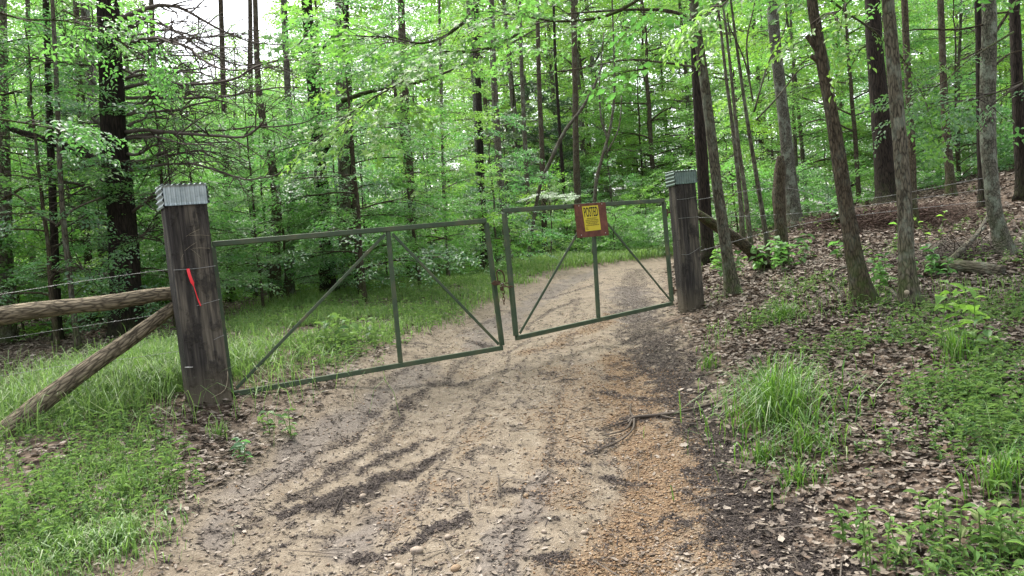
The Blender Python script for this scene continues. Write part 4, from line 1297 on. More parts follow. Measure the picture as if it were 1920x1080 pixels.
# fallen pole behind the far post, logs and brush on the bank
log('fallen_pole', [P(1306, 400, 8.7), P(1345, 425, 8.9), P(1385, 452, 9.1), P(1420, 482, 9.25), P(1440, 498, 9.3), P(1478, 512, 9.4)], [.052, .062, .07, .07, .06, .05],
    'dark rotting pole slanting from the far gate post down into the weeds', 'fallen pole', seed=14, mat='bark_brown', amp=.13)
g0, dA = ground(1740, 512); g1, dB = ground(1880, 520)
log('fallen_log', [g0 + [-.0, 0, .06], (g0 + g1) / 2 + [0, 0, .07], g1 + [0, 0, .05]], [.05, .055, .045], 'short mossy log lying left of the spotted tree foot', 'log', seed=15, mat='bark_grey', amp=.12)
for k, (a, b_, w_, lb) in enumerate((((1735, 486), (1775, 478), .035, 'curved grey bough lying above the mossy log'), ((1770, 505), (1850, 470), .03, 'dark bough crossing the brush by the spotted tree'), ((1815, 470), (1880, 428), .022, 'thin bough sticking up out of the brush pile'), ((1655, 545), (1690, 575), .018, 'pale stick between the leaning and straight trees'), ((1545, 530), (1598, 508), .02, 'pale stick left of the leaning tree'), ((1480, 455), (1540, 447), .02, 'pale branch lying right of the snag foot'), ((1555, 540), (1580, 565), .016, 'short grey stick left of the mossy leaning tree foot'))):
    a3, _ = ground(*a); b3, _ = ground(*b_)
    lift = [.14, .25, .5, .03, .05, .04, .03][k]
    log('fallen_branch', [a3 + [0, 0, .03], (a3 + b3) / 2 + [0, 0, .05 + lift * .35], b3 + [0, 0, lift]], [w_, w_ * .85, w_ * .5], lb, 'fallen branch', 8, 18, 'fallen boughs on the bank', seed=20 + k, mat='bark_grey', amp=.15, ridge=0)
# the long thin branch lying on the road edge
pt = [ground(*q)[0] + [0, 0, .022] for q in ((1122, 822), (1150, 830), (1178, 800), (1190, 790), (1250, 784), (1310, 772), (1345, 760), (1400, 738))]
rb = thing('road_branch', 'long forked branch lying on the road edge by the grass tuft', 'fallen branch', pt[3], 'fallen boughs on the bank')
MB().add(*tube(catmull(np.array(pt[2:]) - pt[3], 40), np.interp(np.linspace(0, 1, 40), [0, .3, 1], [.008, .011, .006]), 7, .2, 9, 3)).obj('stem', MAT['twig'], rb)
for q in (((1186, 792), (1160, 800), (1122, 815)), ((1186, 794), (1172, 812), (1130, 824)), ((1190, 792), (1186, 812), (1160, 835), (1110, 856)), ((1188, 790), (1182, 776), (1184, 762)), ((1240, 786), (1270, 792), (1320, 794))):
    MB().add(*tube(catmull(np.array([ground(*w)[0] + [0, 0, .02] for w in q]) - pt[3], 14), np.linspace(.008, .003, 14), 5, .2, 9, 4)).obj('side_twig', MAT['twig'], rb)

# ------------------------------------------------------------------ the woods: saplings, shrubs and further trees, each its own object
HFX = .70
def in_clear(px, py):
    return False

def corridor(x, y, pad):
    # the road with its verges stays open; so does the view down it
    u = x - road_x(y)
    return (u > -2.6 - pad) & (u < 1.7 + pad) & (y < 26)

LOOK = {'sapling a': 'broad leaved young tree', 'sapling b': 'small leaved young tree', 'sapling c': 'tall bright leaved young tree', 'sapling d': 'short fine leaved young tree',
        'sapling e': 'tall small leaved young tree', 'sapling f': 'low bright leaved young tree', 'shrub a': 'low broad leaved shrub', 'shrub b': 'low small leaved shrub',
        'tree a': 'tall grey barked tree', 'tree b': 'tall brown barked tree', 'tree c': 'tall pale barked tree', 'tree d': 'tall black barked tree', 'evergreen': 'feathery evergreen sapling'}
ZONES = ((80, 'at the far left above the fence rail'), (215, 'left of the cedar'), (330, 'behind the cedar and near post'), (480, 'right behind the near gate post'),
         (600, 'by the crooked and pale slim trees'), (760, 'by the twin grey trunks'), (930, 'behind the long gate leaf end'), (1080, 'left of the notice board'), (1260, 'right of the notice board'),
         (1420, 'behind the slender tree'), (1560, 'behind the snag post'), (1700, 'behind the leaning and straight trees'), (1850, 'left of the spotted tree'), (9999, 'right of the spotted tree'))
NAMES = {'sapling': 'young_tree', 'shrub': 'leafy_shrub', 'tree': 'woodland_tree', 'evergreen': 'evergreen_sapling'}
KINDS_ = {'sapling': 'young trees', 'shrub': 'low shrubs', 'tree': 'tall woodland trees', 'evergreen': 'evergreen saplings'}
USED = {}
def label_of(key, x, y):
    px = 960 + F_PX * x / y
    zn = next(t for lim, t in ZONES if px < lim)
    rank = 'in front ' if y < 11.5 else 'near ' if y < 14 else 'further in ' if y < 17.5 else 'well in ' if y < 21 else 'deep in ' if y < 27 else 'deeper in ' if y < 34 else 'far back ' if y < 42 else 'farther back ' if y < 50 else 'farthest back '
    return LOOK[key] + ' ' + rank + zn, zn
def plant(key, x, y, s, rz, sz=None):
    fam = key.split()[0]
    lb, zn = label_of(key, x, y)
    if lb in USED:                           # a second one like it is told apart by its size
        alt = ('smaller ' if s < USED[lb] else 'larger ') + lb
        if alt not in USED and len(alt.split()) <= 16: lb = alt
    USED.setdefault(lb, s)
    z = gz(x, y)
    root = thing(NAMES[fam], lb, 'shrub' if fam == 'shrub' else 'tree', (x, y, z - .02), KINDS_[fam] + ' ' + zn, rz)
    root.scale = (s, s, sz or s)
    tr, cr = VAR[key]
    link('trunk', tr, root)
    link('crown', cr, root)
    return root

rgp = np.random.default_rng(77)
HP = []                                      # spaced planting
def free(x, y, r):
    for (a, b, c) in HP:
        if (a - x) ** 2 + (b - y) ** 2 < (r + c) ** 2 * .25: return False
    HP.append((x, y, r))
    return True

def top_limit(px, d):
    # the open sky above the dead branches and over the road end: crowns stay below these lines
    lim = None
    if 320 < px < 570: lim = 110 + 80 * math.sin(px * .05 + d * 2.1)
    if 1068 < px < 1108: lim = 170
    if lim is None: return None
    return float(P(px, lim, d)[2])

def scatter_plants(keys, n, y0, y1, smin, smax, spacing, hts, pad, pxr=(-260, 2180), tries=20, avoid=None):
    k = 0
    for _ in range(n * tries):
        if k >= n: break
        y = math.sqrt(rgp.uniform(y0 ** 2, y1 ** 2))
        px = rgp.uniform(*pxr)
        x = (px - 960) / F_PX * y
        if corridor(np.array(x), np.array(y), pad): continue
        if avoid and avoid(px, y): continue
        if 17.5 < y < 27.5 and -2.5 < x < 7 and (y < 20.5 or keys[0][0] != 's' or len(keys) > 3): continue      # the light gap where the road bends away
        ks = [keys[i] for i in rgp.permutation(len(keys))]
        key = next((q for q in ks if label_of(q, x, y)[0] not in USED), ks[0])
        s = rgp.uniform(smin, smax)
        zt = top_limit(px, y)
        if zt is not None:
            mx = (zt - gz(x, y)) / hts[key]
            if mx < smin * .55: continue
            s = min(s, mx)
        if not free(x, y, spacing): continue
        plant(key, x, y, s, rgp.uniform(0, 6.28))
        k += 1

HT = {'sapling a': 5.2, 'sapling b': 4.2, 'sapling c': 6.5, 'sapling d': 3.0, 'sapling e': 7.5, 'sapling f': 2.2, 'shrub a': 1.3, 'shrub b': 1.0,
      'tree a': 17, 'tree b': 14, 'tree c': 20, 'tree d': 18, 'evergreen': 5.5}
SAP = ['sapling a', 'sapling b', 'sapling c', 'sapling e', 'sapling d', 'sapling f']
def bank_open(px, y):                         # the leaf covered bank stays open at the front
    return px > 1200 and y < 15.5
def left_open(px, y):
    return px < 1300 and y < (10.5 if px > 330 else 8.0)
scatter_plants(['sapling d', 'sapling f', 'shrub a'], 38, 12.5, 20, .8, 1.25, .8, HT, .1, (-100, 1150), avoid=lambda px, y: left_open(px, y))
scatter_plants(SAP, 44, 8.5, 15, .7, 1.05, .9, HT, .3, (-260, 900), avoid=lambda px, y: left_open(px, y))
scatter_plants(SAP, 56, 15.5, 24, .8, 1.2, 1.4, HT, .4, (1150, 2180))
scatter_plants(SAP, 56, 15, 26, .8, 1.2, 1.5, HT, .2, (-260, 1200))
scatter_plants(SAP, 60, 24, 38, 1.0, 1.4, 1.6, HT, -1)
scatter_plants(['shrub a', 'shrub b'], 50, 9, 20, .7, 1.3, .8, HT, .0, (-260, 1000), avoid=lambda px, y: left_open(px, y + .5))
scatter_plants(['shrub a', 'shrub b'], 24, 14, 24, .8, 1.4, .9, HT, .0, (1150, 2180))
scatter_plants(['tree a', 'tree b', 'tree c', 'tree d'], 22, 16, 26, .8, 1.1, 2.2, HT, .8, avoid=lambda px, y: bank_open(px, y))
scatter_plants(['tree a', 'tree b', 'tree c', 'tree d'], 92, 26, 60, .8, 1.25, 2.4, HT, -3)
scatter_plants(['sapling c', 'tree b', 'sapling e', 'tree a'], 26, 29, 46, .95, 1.3, 1.3, HT, -2, (880, 1330))
scatter_plants(['sapling f', 'shrub a', 'sapling d'], 30, 20.5, 28, .9, 1.5, .9, HT, -2, (860, 1260))
for (px, d, s) in ((965, 24, .9), (250, 13, .8), (1020, 30, 1.3)):
    x = (px - 960) / F_PX * d
    plant('evergreen', x, d, s, px)

# the far woods that close the view: one mass of leaves beyond the trees that can be told apart
def far_woods():
    rg = np.random.default_rng(5)
    N = 12000
    a = rg.uniform(-1.05, 1.05, N)
    d = rg.uniform(58, 85, N)
    x, y = d * np.tan(a * .78), d
    zt = 30 + 6 * noise2(a * 5, d * .03, 3) + 3 * noise2(a * 17, d * .1, 4)
    px = 960 + F_PX * x / y
    for lo, hi, f in ((310, 580, .55), (1066, 1110, .7)):
        zt = np.where((px > lo) & (px < hi), zt * f, zt)
    z = terrain(x, y) + zt * np.sqrt(rg.uniform(0, 1, N))
    h = rg.uniform(0, 6.28, N)
    mb = MB()
    put_sprays(mb, SPR['far'], np.stack([x, y, z], -1), np.stack([np.cos(h), np.sin(h), rg.normal(0, .3, N)], -1), 2.6, rg, .5)
    tag(mb.obj('far_woods', MAT['leaf_bright']), 'dense mass of leaves closing the view deep in the woods', 'woods', kind='stuff')
far_woods()

# ------------------------------------------------------------------ boughs reaching into the picture from trees beside the camera
def bough(label, pts, w, kind, leafm, scale, n, seed, spread=.35):
    rg = np.random.default_rng(seed)
    W3 = np.array([P(*q) for q in pts])
    org = W3[0].copy()
    root = thing('overhanging_bough', label, 'branch', org, 'boughs hanging over the view')
    C_ = catmull(W3 - org, 26)
    MB().add(*tube(C_, np.linspace(w, .003, 26), 6, .12, 8, seed)).obj('wood', MAT['bark_brown'], root)
    mb, wd = MB(), MB()
    pos, hd = [], []
    for k in range(n):
        i = rg.integers(5, 25)
        d = nrm(nrm(C_[min(25, i + 1)] - C_[i - 1]) + rg.normal(0, .6, 3) * [1, 1, .4])
        L = rg.uniform(.1, spread)
        e = C_[i] + d * L + [0, 0, -.05 * L]
        wd.add(*tube(np.array([C_[i], (C_[i] + e) / 2 + [0, 0, .02], e]), [.004, .003, .002], 4))
        pos.append(e); hd.append(nrm(d + [0, 0, -.15]))
    put_sprays(mb, SPR[kind], pos, hd, scale, rg, .35)
    wd.obj('twigs', MAT['twig'], root)
    mb.obj('leaves', MAT[leafm], root)
bough('bright maple bough hanging at the top left of the gate view', [(930, -60, 7.5), (870, 40, 7.2), (800, 80, 7.0), (730, 70, 6.8), (660, 75, 6.6)], .02, 'star', 'leaf_bright', .75, 34, 1, .6)
bough('second maple bough drooping below the bright one', [(980, 60, 7.8), (900, 95, 7.6), (820, 100, 7.4), (760, 150, 7.2), (690, 190, 7.0), (650, 230, 6.9)], .02, 'star', 'leaf_bright', .75, 32, 2, .6)
bough('dark bough reaching over the middle of the gate view', [(640, 190, 11), (700, 170, 11), (770, 158, 11), (845, 132, 11), (900, 100, 11), (960, 75, 11)], .035, 'star', 'leaf', .9, 22, 3, .6)
bough('maple bough with star leaves above the far gate leaf', [(1240, -30, 7.0), (1150, 25, 7.0), (1060, 40, 7.0), (980, 30, 7.0), (920, 20, 7.0)], .02, 'star', 'leaf', .75, 26, 4, .5)
bough('pale leafed hickory spray hanging beside the cedar top', [(-40, 10, 5.2), (40, 35, 5.4), (110, 38, 5.6), (165, 48, 5.7)], .010, 'fine', 'leaf_cool', .62, 12, 5, .35)
bough('hickory spray pointing right above the fence rail', [(-60, 215, 5.0), (10, 225, 5.2), (70, 235, 5.3), (120, 245, 5.4)], .010, 'fine', 'leaf_cool', .62, 11, 6, .25)
bough('leafy spray hanging in front of the cedar trunk', [(120, 20, 6.5), (180, 50, 6.6), (230, 80, 6.7), (270, 110, 6.8)], .010, 'fine', 'leaf', .65, 14, 7, .4)
bough('large leafed sprig hanging from the top left of the slender tree', [(1420, -60, 3.2), (1385, -20, 3.2), (1360, 5, 3.2), (1340, 25, 3.2)], .006, 'fine', 'leaf_bright', .55, 5, 8, .12)
bough('large leafed sprig beside the top of the leaning tree', [(1640, -40, 4.0), (1600, -5, 4.0), (1580, 15, 4.0), (1560, 30, 4.0)], .006, 'fine', 'leaf_bright', .6, 5, 9, .15)
bough('bright leafed twig crossing in front of the black pine', [(1530, -20, 6.0), (1590, 25, 6.0), (1640, 60, 6.0), (1700, 120, 6.0), (1740, 200, 6.0)], .012, 'fine', 'leaf_bright', .6, 10, 10, .4)
bough('thin leafy branch reaching left of the spotted tree', [(1900, 60, 6.8), (1820, 110, 6.6), (1760, 160, 6.5), (1700, 180, 6.4)], .010, 'fine', 'leaf_cool', .6, 16, 11, .5)
bough('thin leafy branch at the upper right corner', [(1990, 120, 6.0), (1930, 150, 6.0), (1880, 170, 6.0), (1820, 190, 6.0)], .010, 'fine', 'leaf_cool', .6, 16, 12, .5)

# ------------------------------------------------------------------ the ground cover
def sample(n, wfun, y0, y1, power=.5, seed=0, margin=.6):
    rg = np.random.default_rng(seed)
    out = []
    got = 0
    for _ in range(40):
        m = n * 2
        y = rg.uniform(y0 ** power, y1 ** power, m) ** (1 / power)
        half = HFX * y + margin
        x = rg.uniform(-1, 1, m) * half
        keep = rg.uniform(0, 1, m) < wfun(x, y)
        out.append(np.stack([x[keep], y[keep]], -1)); got += keep.sum()
        if got >= n: break
    o = np.vstack(out)[:n]
    return o[:, 0], o[:, 1], rg

def inst(mb, tv, tf, pos, X, Y, Z, sc, m=0):
    V = pos[:, None] + (tv[None, :, 0:1] * X[:, None] * sc[:, 0][:, None, None] + tv[None, :, 1:2] * Y[:, None] * sc[:, 1][:, None, None] + tv[None, :, 2:3] * Z[:, None] * sc[:, 2][:, None, None])
    Fc = (np.arange(len(pos))[:, None, None] * len(tv) + np.array(tf)[None]).reshape(-1, len(tf[0]))
    mb.add(V.reshape(-1, 3), None if Fc.shape[1] == 3 else Fc, Fc if Fc.shape[1] == 3 else None, m)

def yawframe(rg, n, tilt=.0):
    a = rg.uniform(0, 6.283, n)
    Y = np.stack([np.cos(a), np.sin(a), rg.normal(0, 1, n) * tilt], -1)
    return frame(Y, rg.normal(0, tilt, n), rg)

# fallen leaves on the bank, the verges and the woodland floor
DRY = (np.array([(0, 0, .0), (-.30, .20, .22), (-.46, .40, .14), (-.26, .52, .12), (-.42, .70, .26), (-.16, .82, .10), (0, 1, .16), (.18, .80, .2), (.40, .66, .10), (.24, .50, .1), (.46, .36, .2), (.26, .18, .05), (0, .5, -.02)]),
       [[12, k, (k + 1) % 12] for k in range(12)])
DRY2 = (np.array([(0, 0, .06), (-.3, .35, .2), (-.2, .75, .1), (0, 1, .22), (.22, .72, .05), (.3, .32, .16), (0, .5, 0)]), [[6, k, (k + 1) % 6] for k in range(6)])
def w_litter(x, y):
    u = x - road_x(y)
    c = .55 + .45 * sstep(-.2, .35, fbm2(x * .9, y * .9, 51))
    w = np.where(u > 1.1, c * sstep(1.15, 1.6, u), 0.0)
    w = np.maximum(w, sstep(.95, 1.4, u) * .3)
    w = np.maximum(w, np.where(u < -1.5, .12 + .28 * sstep(-.1, .3, fbm2(x * 1.2, y * 1.2, 52)), 0))
    w = np.maximum(w, np.where(x < -.42 * y - .6, .35 * sstep(5.5, 7, y), 0))
    return w
def litter():
    mb = MB()
    for tmpl, n, seed, y0, y1 in ((DRY, 26000, 61, 1.9, 11), (DRY2, 90000, 62, 1.9, 20), (DRY2, 14000, 63, 12, 30)):
        x, y, rg = sample(n, w_litter, y0, y1, .6, seed)
        X, Y, Z = yawframe(rg, len(x), .2)
        s = (.016 + .05 * rg.uniform(0, 1, len(x)) ** 1.6) * np.interp(y, [2.2, 4.5, 20], [.72, 1.0, 2.0])
        pos = np.stack([x, y, terrain(x, y) + rg.uniform(.002, .03, len(x))], -1)
        inst(mb, tmpl[0], tmpl[1], pos, X, Y, Z, np.stack([s * rg.uniform(.6, 1.1, len(x)), s, s * rg.uniform(.1, .9, len(x))], -1))
    tag(mb.obj('leaf_litter', MAT['litter'], smooth=False), 'brown and tan dead leaves carpeting the bank and woodland floor', 'fallen leaves', kind='stuff')
litter()

# leaf scraps on the road
def w_scrap(x, y):
    u = x - road_x(y)
    r = (u > -2.3) & (u < 1.5)
    return np.where(r, .2 + .8 * np.maximum(masks(x, y)[3], sstep(0, .3, fbm2(x * 2, y * 1.4, 33))) + .5 * sstep(.7, 1.2, -u), 0)
def scraps():
    mb = MB()
    x, y, rg = sample(13000, w_scrap, 1.9, 16, .5, 64)
    X, Y, Z = yawframe(rg, len(x), .15)
    s = .010 + .038 * rg.uniform(0, 1, len(x)) ** 2
    pos = np.stack([x, y, terrain(x, y) + .004], -1)
    inst(mb, *DRY2, pos, X, Y, Z, np.stack([s * .7, s, s * .5], -1))
    tag(mb.obj('leaf_scraps', MAT['litter'], smooth=False), 'pale scraps of dead leaf strewn over the dirt road', 'leaf scraps', kind='stuff')
scraps()

# humus crumbs and twig bits washed into dark streaks
CH = (np.array([(-.5, 0, 0), (.5, 0, 0), (.4, 1, .1), (-.4, 1, .1), (0, .5, .35)]), [[0, 1, 4], [1, 2, 4], [2, 3, 4], [3, 0, 4]])
def w_dark(x, y):
    r, o, d, g = masks(x, y)
    return np.clip(d * d * 1.1 + .02 * r, 0, 1)
def crumbs():
    mb = MB()
    x, y, rg = sample(64000, w_dark, 1.9, 17, .55, 65)
    u = x - road_x(y)
    k = (u > -1.5) & (u < 1.9)
    x, y = x[k], y[k]
    n = len(x)
    X, Y, Z = yawframe(rg, n, .2)
    L = rg.uniform(.006, .028, n) * np.where(rg.uniform(0, 1, n) < .08, 2.5, 1)
    pos = np.stack([x, y, terrain(x, y) + rg.uniform(0, .006, n)], -1)
    inst(mb, *CH, pos, X, Y, Z, np.stack([rg.uniform(.0025, .007, n), L, rg.uniform(.003, .010, n)], -1))
    tag(mb.obj('humus_crumbs', MAT['humus'], smooth=False), 'black crumbs of humus and bark washed into streaks on the road', 'debris', kind='stuff')
crumbs()

# pebbles and gravel
def ico():
    p = (1 + 5 ** .5) / 2
    v = nrm(np.array([(-1, p, 0), (1, p, 0), (-1, -p, 0), (1, -p, 0), (0, -1, p), (0, 1, p), (0, -1, -p), (0, 1, -p), (p, 0, -1), (p, 0, 1), (-p, 0, -1), (-p, 0, 1)]))
    f = [[0, 11, 5], [0, 5, 1], [0, 1, 7], [0, 7, 10], [0, 10, 11], [1, 5, 9], [5, 11, 4], [11, 10, 2], [10, 7, 6], [7, 1, 8], [3, 9, 4], [3, 4, 2], [3, 2, 6], [3, 6, 8], [3, 8, 9], [4, 9, 5], [2, 4, 11], [6, 2, 10], [8, 6, 7], [9, 8, 1]]
    return v, f
ICO = ico()
OCT = (np.array([(1, .1, .05), (.1, 1, -.1), (-.95, -.05, .1), (-.1, -1.05, 0), (.1, .05, .95), (0, 0, -1)]), [[0, 1, 4], [1, 2, 4], [2, 3, 4], [3, 0, 4], [1, 0, 5], [2, 1, 5], [3, 2, 5], [0, 3, 5]])
def stones(name, n, wfun, y1, smin, smax, mt, label, cat, seed):
    mb = MB()
    x, y, rg = sample(n, wfun, 1.9, y1, .45, seed)
    n = len(x)
    X, Y, Z = yawframe(rg, n, .25)
    s = smin + (smax - smin) * rg.uniform(0, 1, n) ** 3
    pos = np.stack([x, y, terrain(x, y) + s * .12], -1)
    tv = OCT[0]
    inst(mb, tv, OCT[1], pos, X, Y, Z, np.stack([s * rg.uniform(.6, .9, n), s, s * rg.uniform(.4, .65, n)], -1))
    tag(mb.obj(name, MAT[mt]), label, cat, kind='stuff')
def w_peb(x, y):
    r, o, d, g = masks(x, y)
    return r * (.3 + .7 * sstep(0, .3, fbm2(x * 1.7, y * 1.2, 71))) * (1 - .5 * sstep(1.2, 1.8, -(x - road_x(y))))
def w_grav(x, y):
    r, o, d, g = masks(x, y)
    return np.clip(o * 1.2, 0, 1)
stones('road_pebbles', 15000, w_peb, 10, .003, .014, 'pebble', 'small tan pebbles scattered over the sandy road', 'pebbles', 72)
stones('orange_gravel', 17000, w_grav, 9, .003, .013, 'gravel', 'orange gravel packed along the right wheel track', 'gravel', 73)
STONES = [(782, 1036, .030, 'round tan stone at the bottom edge of the road'), (680, 934, .024, 'tan stone lying beside the dark streak left of the road middle'), (840, 1010, .020, 'whitish stone right of the round tan stone'), (986, 932, .018, 'orange brown stone near the road middle'),
          (1065, 908, .016, 'pale stone right of the orange brown one'), (1020, 1000, .016, 'flat pale stone in the lower road middle'), (748, 1066, .022, 'reddish stone at the lower left of the round tan stone'), (855, 1070, .024, 'orange tinted stone at the very bottom of the road'), (1096, 1000, .018, 'reddish flat stone beside dead leaves on the road'), (690, 950, .018, 'small brown stone just under the tan one by the streak')]
for k, (px, py, s, lb) in enumerate(STONES):
    g_, d_ = ground(px, py)
    rg = np.random.default_rng(900 + k)
    # finer stone: one subdivision of the icosahedron, worn by noise
    v, f = ICO
    v = list(map(tuple, v)); ff = []; cache = {}
    def mid(a, b):
        key = (min(a, b), max(a, b))
        if key not in cache:
            q = nrm(np.array(v[a]) + np.array(v[b])); v.append(tuple(q)); cache[key] = len(v) - 1
        return cache[key]
    for a, b, c in f:
        ab, bc, ca_ = mid(a, b), mid(b, c), mid(c, a)
        ff += [[a, ab, ca_], [b, bc, ab], [c, ca_, bc], [ab, bc, ca_]]
    vv = np.array(v)
    vv = vv * (1 + .16 * noise3(vv[:, 0] * 1.3, vv[:, 1] * 1.3, vv[:, 2] * 1.3, 40 + k))[:, None] * [s, s * .75, s * .6]
    o = MB().add(vv, None, ff).obj('road_stone', MAT['pebble'] if k not in (3, 7) else MAT['gravel'], loc=g_ + [0, 0, s * .25])
    o.rotation_euler = (0, 0, rg.uniform(0, 6))
    tag(o, lb, 'stone', 'larger stones on the road')

# grass
def blades(mb, x, y, z, h, w, rg, bend=.5):
    n = len(x)
    a = rg.uniform(0, 6.283, n)
    d = np.stack([np.cos(a), np.sin(a), np.zeros(n)], -1)
    s = np.stack([-np.sin(a), np.cos(a), np.zeros(n)], -1)
    b = rg.uniform(.15, 1, n) * bend
    p = np.stack([x, y, z - .005], -1)
    up_ = np.array([0, 0, 1.0])
    c1 = p + up_ * (h * .45)[:, None] + d * (h * b * .18)[:, None]
    c2 = p + up_ * (h * (.82 - .2 * b))[:, None] + d * (h * b * .55)[:, None]
    c3 = p + up_ * (h * (1 - .55 * b))[:, None] + d * (h * b * 1.0)[:, None]
    hw = (w / 2)[:, None]
    V = np.stack([p - s * hw * .8, p + s * hw * .8, c1 - s * hw, c1 + s * hw, c2 - s * hw * .7, c2 + s * hw * .7, c3], 1)
    i = np.arange(n)[:, None, None] * 7
    mb.add(V.reshape(-1, 3), (i + np.array([[0, 1, 3, 2], [2, 3, 5, 4]])[None]).reshape(-1, 4), (i + np.array([[4, 5, 6]])[None]).reshape(-1, 3))

def verge(y):
    return np.interp(y, [2, 4, 4.6, 5.0, 5.6, 6.1, 7, 9], [1.2, 1.5, 1.95, 2.5, 2.35, 1.6, 1.3, 1.2])
def outer(y):                                # how far left the green reaches: the woodland floor behind the fence is bare
    return np.interp(y, [4.8, 5.6, 6.5, 9, 14], [5.0, 4.4, 3.4, 3.8, 4.6])
def w_grass(x, y):
    u = x - road_x(y)
    pat = fbm2(x * 1.1, y * 1.1, 81) + .35 * fbm2(x * 4, y * 4, 82)
    L = sstep(0, .5, -u - verge(y) + .35 * fbm2(x * 1.3, y * 1.3, 83)) * (1 - sstep(0, 1.2, -u - outer(y)))
    L = L * sstep(-.3 - .2 * (y < 5.2), .2, pat)
    crest = sstep(15.5, 18, y) * sstep(1.2, 1.7, -u) * (1 - sstep(5, 8, -u))
    Rr = np.where(u > 1.15, .12 * sstep(.12, .4, pat) * (1 - sstep(7, 10, y)), 0)
    return np.clip(np.maximum(np.maximum(L, crest), Rr), 0, 1)
def grass():
    mb = MB()
    x, y, rg = sample(62000, w_grass, 1.9, 24, .62, 84)
    n = len(x)
    h = rg.uniform(.04, .14, n) * (1 + .6 * np.clip(noise2(x * .9, y * .9, 85), 0, 1)) * np.interp(y, [2, 8, 15, 19], [.8, 1.0, 1.2, 2.0])
    w = rg.uniform(.0025, .0055, n) * np.interp(y, [2.5, 8, 20], [.9, 1.5, 3.2])
    blades(mb, x, y, terrain(x, y), h, w, rg, .9)
    # the long soft grass by the near post
    c = baseL[:2] + np.array([-.75, .55])
    m = 9000
    r = np.abs(rg.normal(0, .55, m)); a = rg.uniform(0, 6.28, m)
    gx, gy = c[0] + r * np.cos(a) * 1.1, c[1] + r * np.sin(a)
    k = np.hypot(gx - baseL[0], gy - baseL[1]) > .3
    gx, gy = gx[k], gy[k]
    blades(mb, gx, gy, terrain(gx, gy), rg.uniform(.18, .42, len(gx)), rg.uniform(.003, .006, len(gx)), rg, 1.25)
    tag(mb.obj('verge_grass', MAT['grass'], smooth=False), 'green grass growing along the verges of the dirt road', 'grass', kind='stuff')
grass()

def tuft(px, py, n, hgt, rad, label, seed, bend=.8):
    g_, d_ = ground(px, py)
    rg = np.random.default_rng(seed)
    mb = MB()
    r = np.abs(rg.normal(0, rad, n)); a = rg.uniform(0, 6.28, n)
    x, y = g_[0] + r * np.cos(a), g_[1] + r * np.sin(a)
    h = hgt * rg.uniform(.45, 1.1, n) * np.exp(-r / rad * .25)
    blades(mb, x, y, terrain(x, y), h, rg.uniform(.003, .008, n), rg, bend)
    mb.v = [v - g_ for v in mb.v]
    mb.obj('foliage', MAT['grass deep' if px > 1300 else 'grass'], thing('grass_tuft', label, 'grass tuft', g_, 'single grass tufts'), smooth=False)
tuft(1455, 795, 420, .46, .19, 'tall dense green grass tuft on the right road edge', 1, 1.3)
tuft(1440, 760, 300, .38, .28, 'shorter tuft merging with the tall dense one on its left', 2, 1.2)
tuft(1510, 845, 220, .26, .22, 'small loose tuft right below the tall dense one', 3, 1.3)
tuft(1428, 872, 70, .16, .07, 'thin low tuft at the edge of the black humus strip', 4)
tuft(1500, 910, 110, .16, .07, 'low spreading tuft at the foot of the bank', 5)
tuft(1465, 600, 160, .22, .12, 'drooping tuft on the bank below the leaning tree', 6, 1.2)
tuft(1790, 680, 120, .26, .08, 'tuft beside the leafy sapling on the bank', 7)
tuft(1330, 690, 60, .18, .06, 'few blades near the road edge below the far gate post', 8)
tuft(230, 1020, 420, .15, .17, 'bright spreading tuft at the bottom left road edge', 9, 1.2)
tuft(140, 1040, 380, .16, .18, 'bright grass clump at the bottom left corner', 10, 1.2)
tuft(235, 930, 90, .2, .06, 'upright tuft between weeds left of the road', 11)
tuft(410, 820, 50, .16, .05, 'few blades at the road edge below the near post', 12)
tuft(1880, 920, 150, .24, .08, 'tuft at the right edge of the bank', 13)

# broad leaved weeds
def weed_mesh(rg, nl, h, leaf, wid=.42):
    mb = MB()
    nst = 8
    pos, hd, sz = [], [], []
    path = np.stack([np.cumsum(rg.normal(0, .01, nst)), np.cumsum(rg.normal(0, .01, nst)), np.linspace(0, h, nst)], -1)
    mb.add(*tube(path, np.linspace(.0025, .0015, nst), 3, cap=False))
    az = rg.uniform(0, 6)
    for k in range(nl):
        f = .25 + .75 * k / max(1, nl - 1)
        az += 2.2 + rg.normal(0, .3)
        pos.append(path[min(nst - 1, int(f * (nst - 1)))]); hd.append((math.cos(az), math.sin(az), rg.normal(.15, .3))); sz.append(leaf * rg.uniform(.6, 1.15) * (1.1 - .4 * f))
    pos, hd, sz = np.array(pos), np.array(hd), np.array(sz)
    X, Y, Z = frame(hd, rg.normal(0, .3, nl), rg)
    inst(mb, LEAF8[0] * [wid * 1.0, 1, 1.4], LEAF8[1], pos, X, Y, Z, np.stack([sz, sz, sz], -1))
    return mb
WEEDS = []
for k, (nl_, hh_, lf_, wd_) in enumerate(((6, .07, .045, .36), (8, .11, .055, .30), (10, .16, .062, .26), (5, .05, .035, .75), (9, .09, .03, .8), (7, .20, .085, .17), (12, .14, .04, .5), (4, .06, .075, .42))):
    WEEDS.append(weed_mesh(np.random.default_rng(300 + k), nl_, hh_, lf_, wd_))
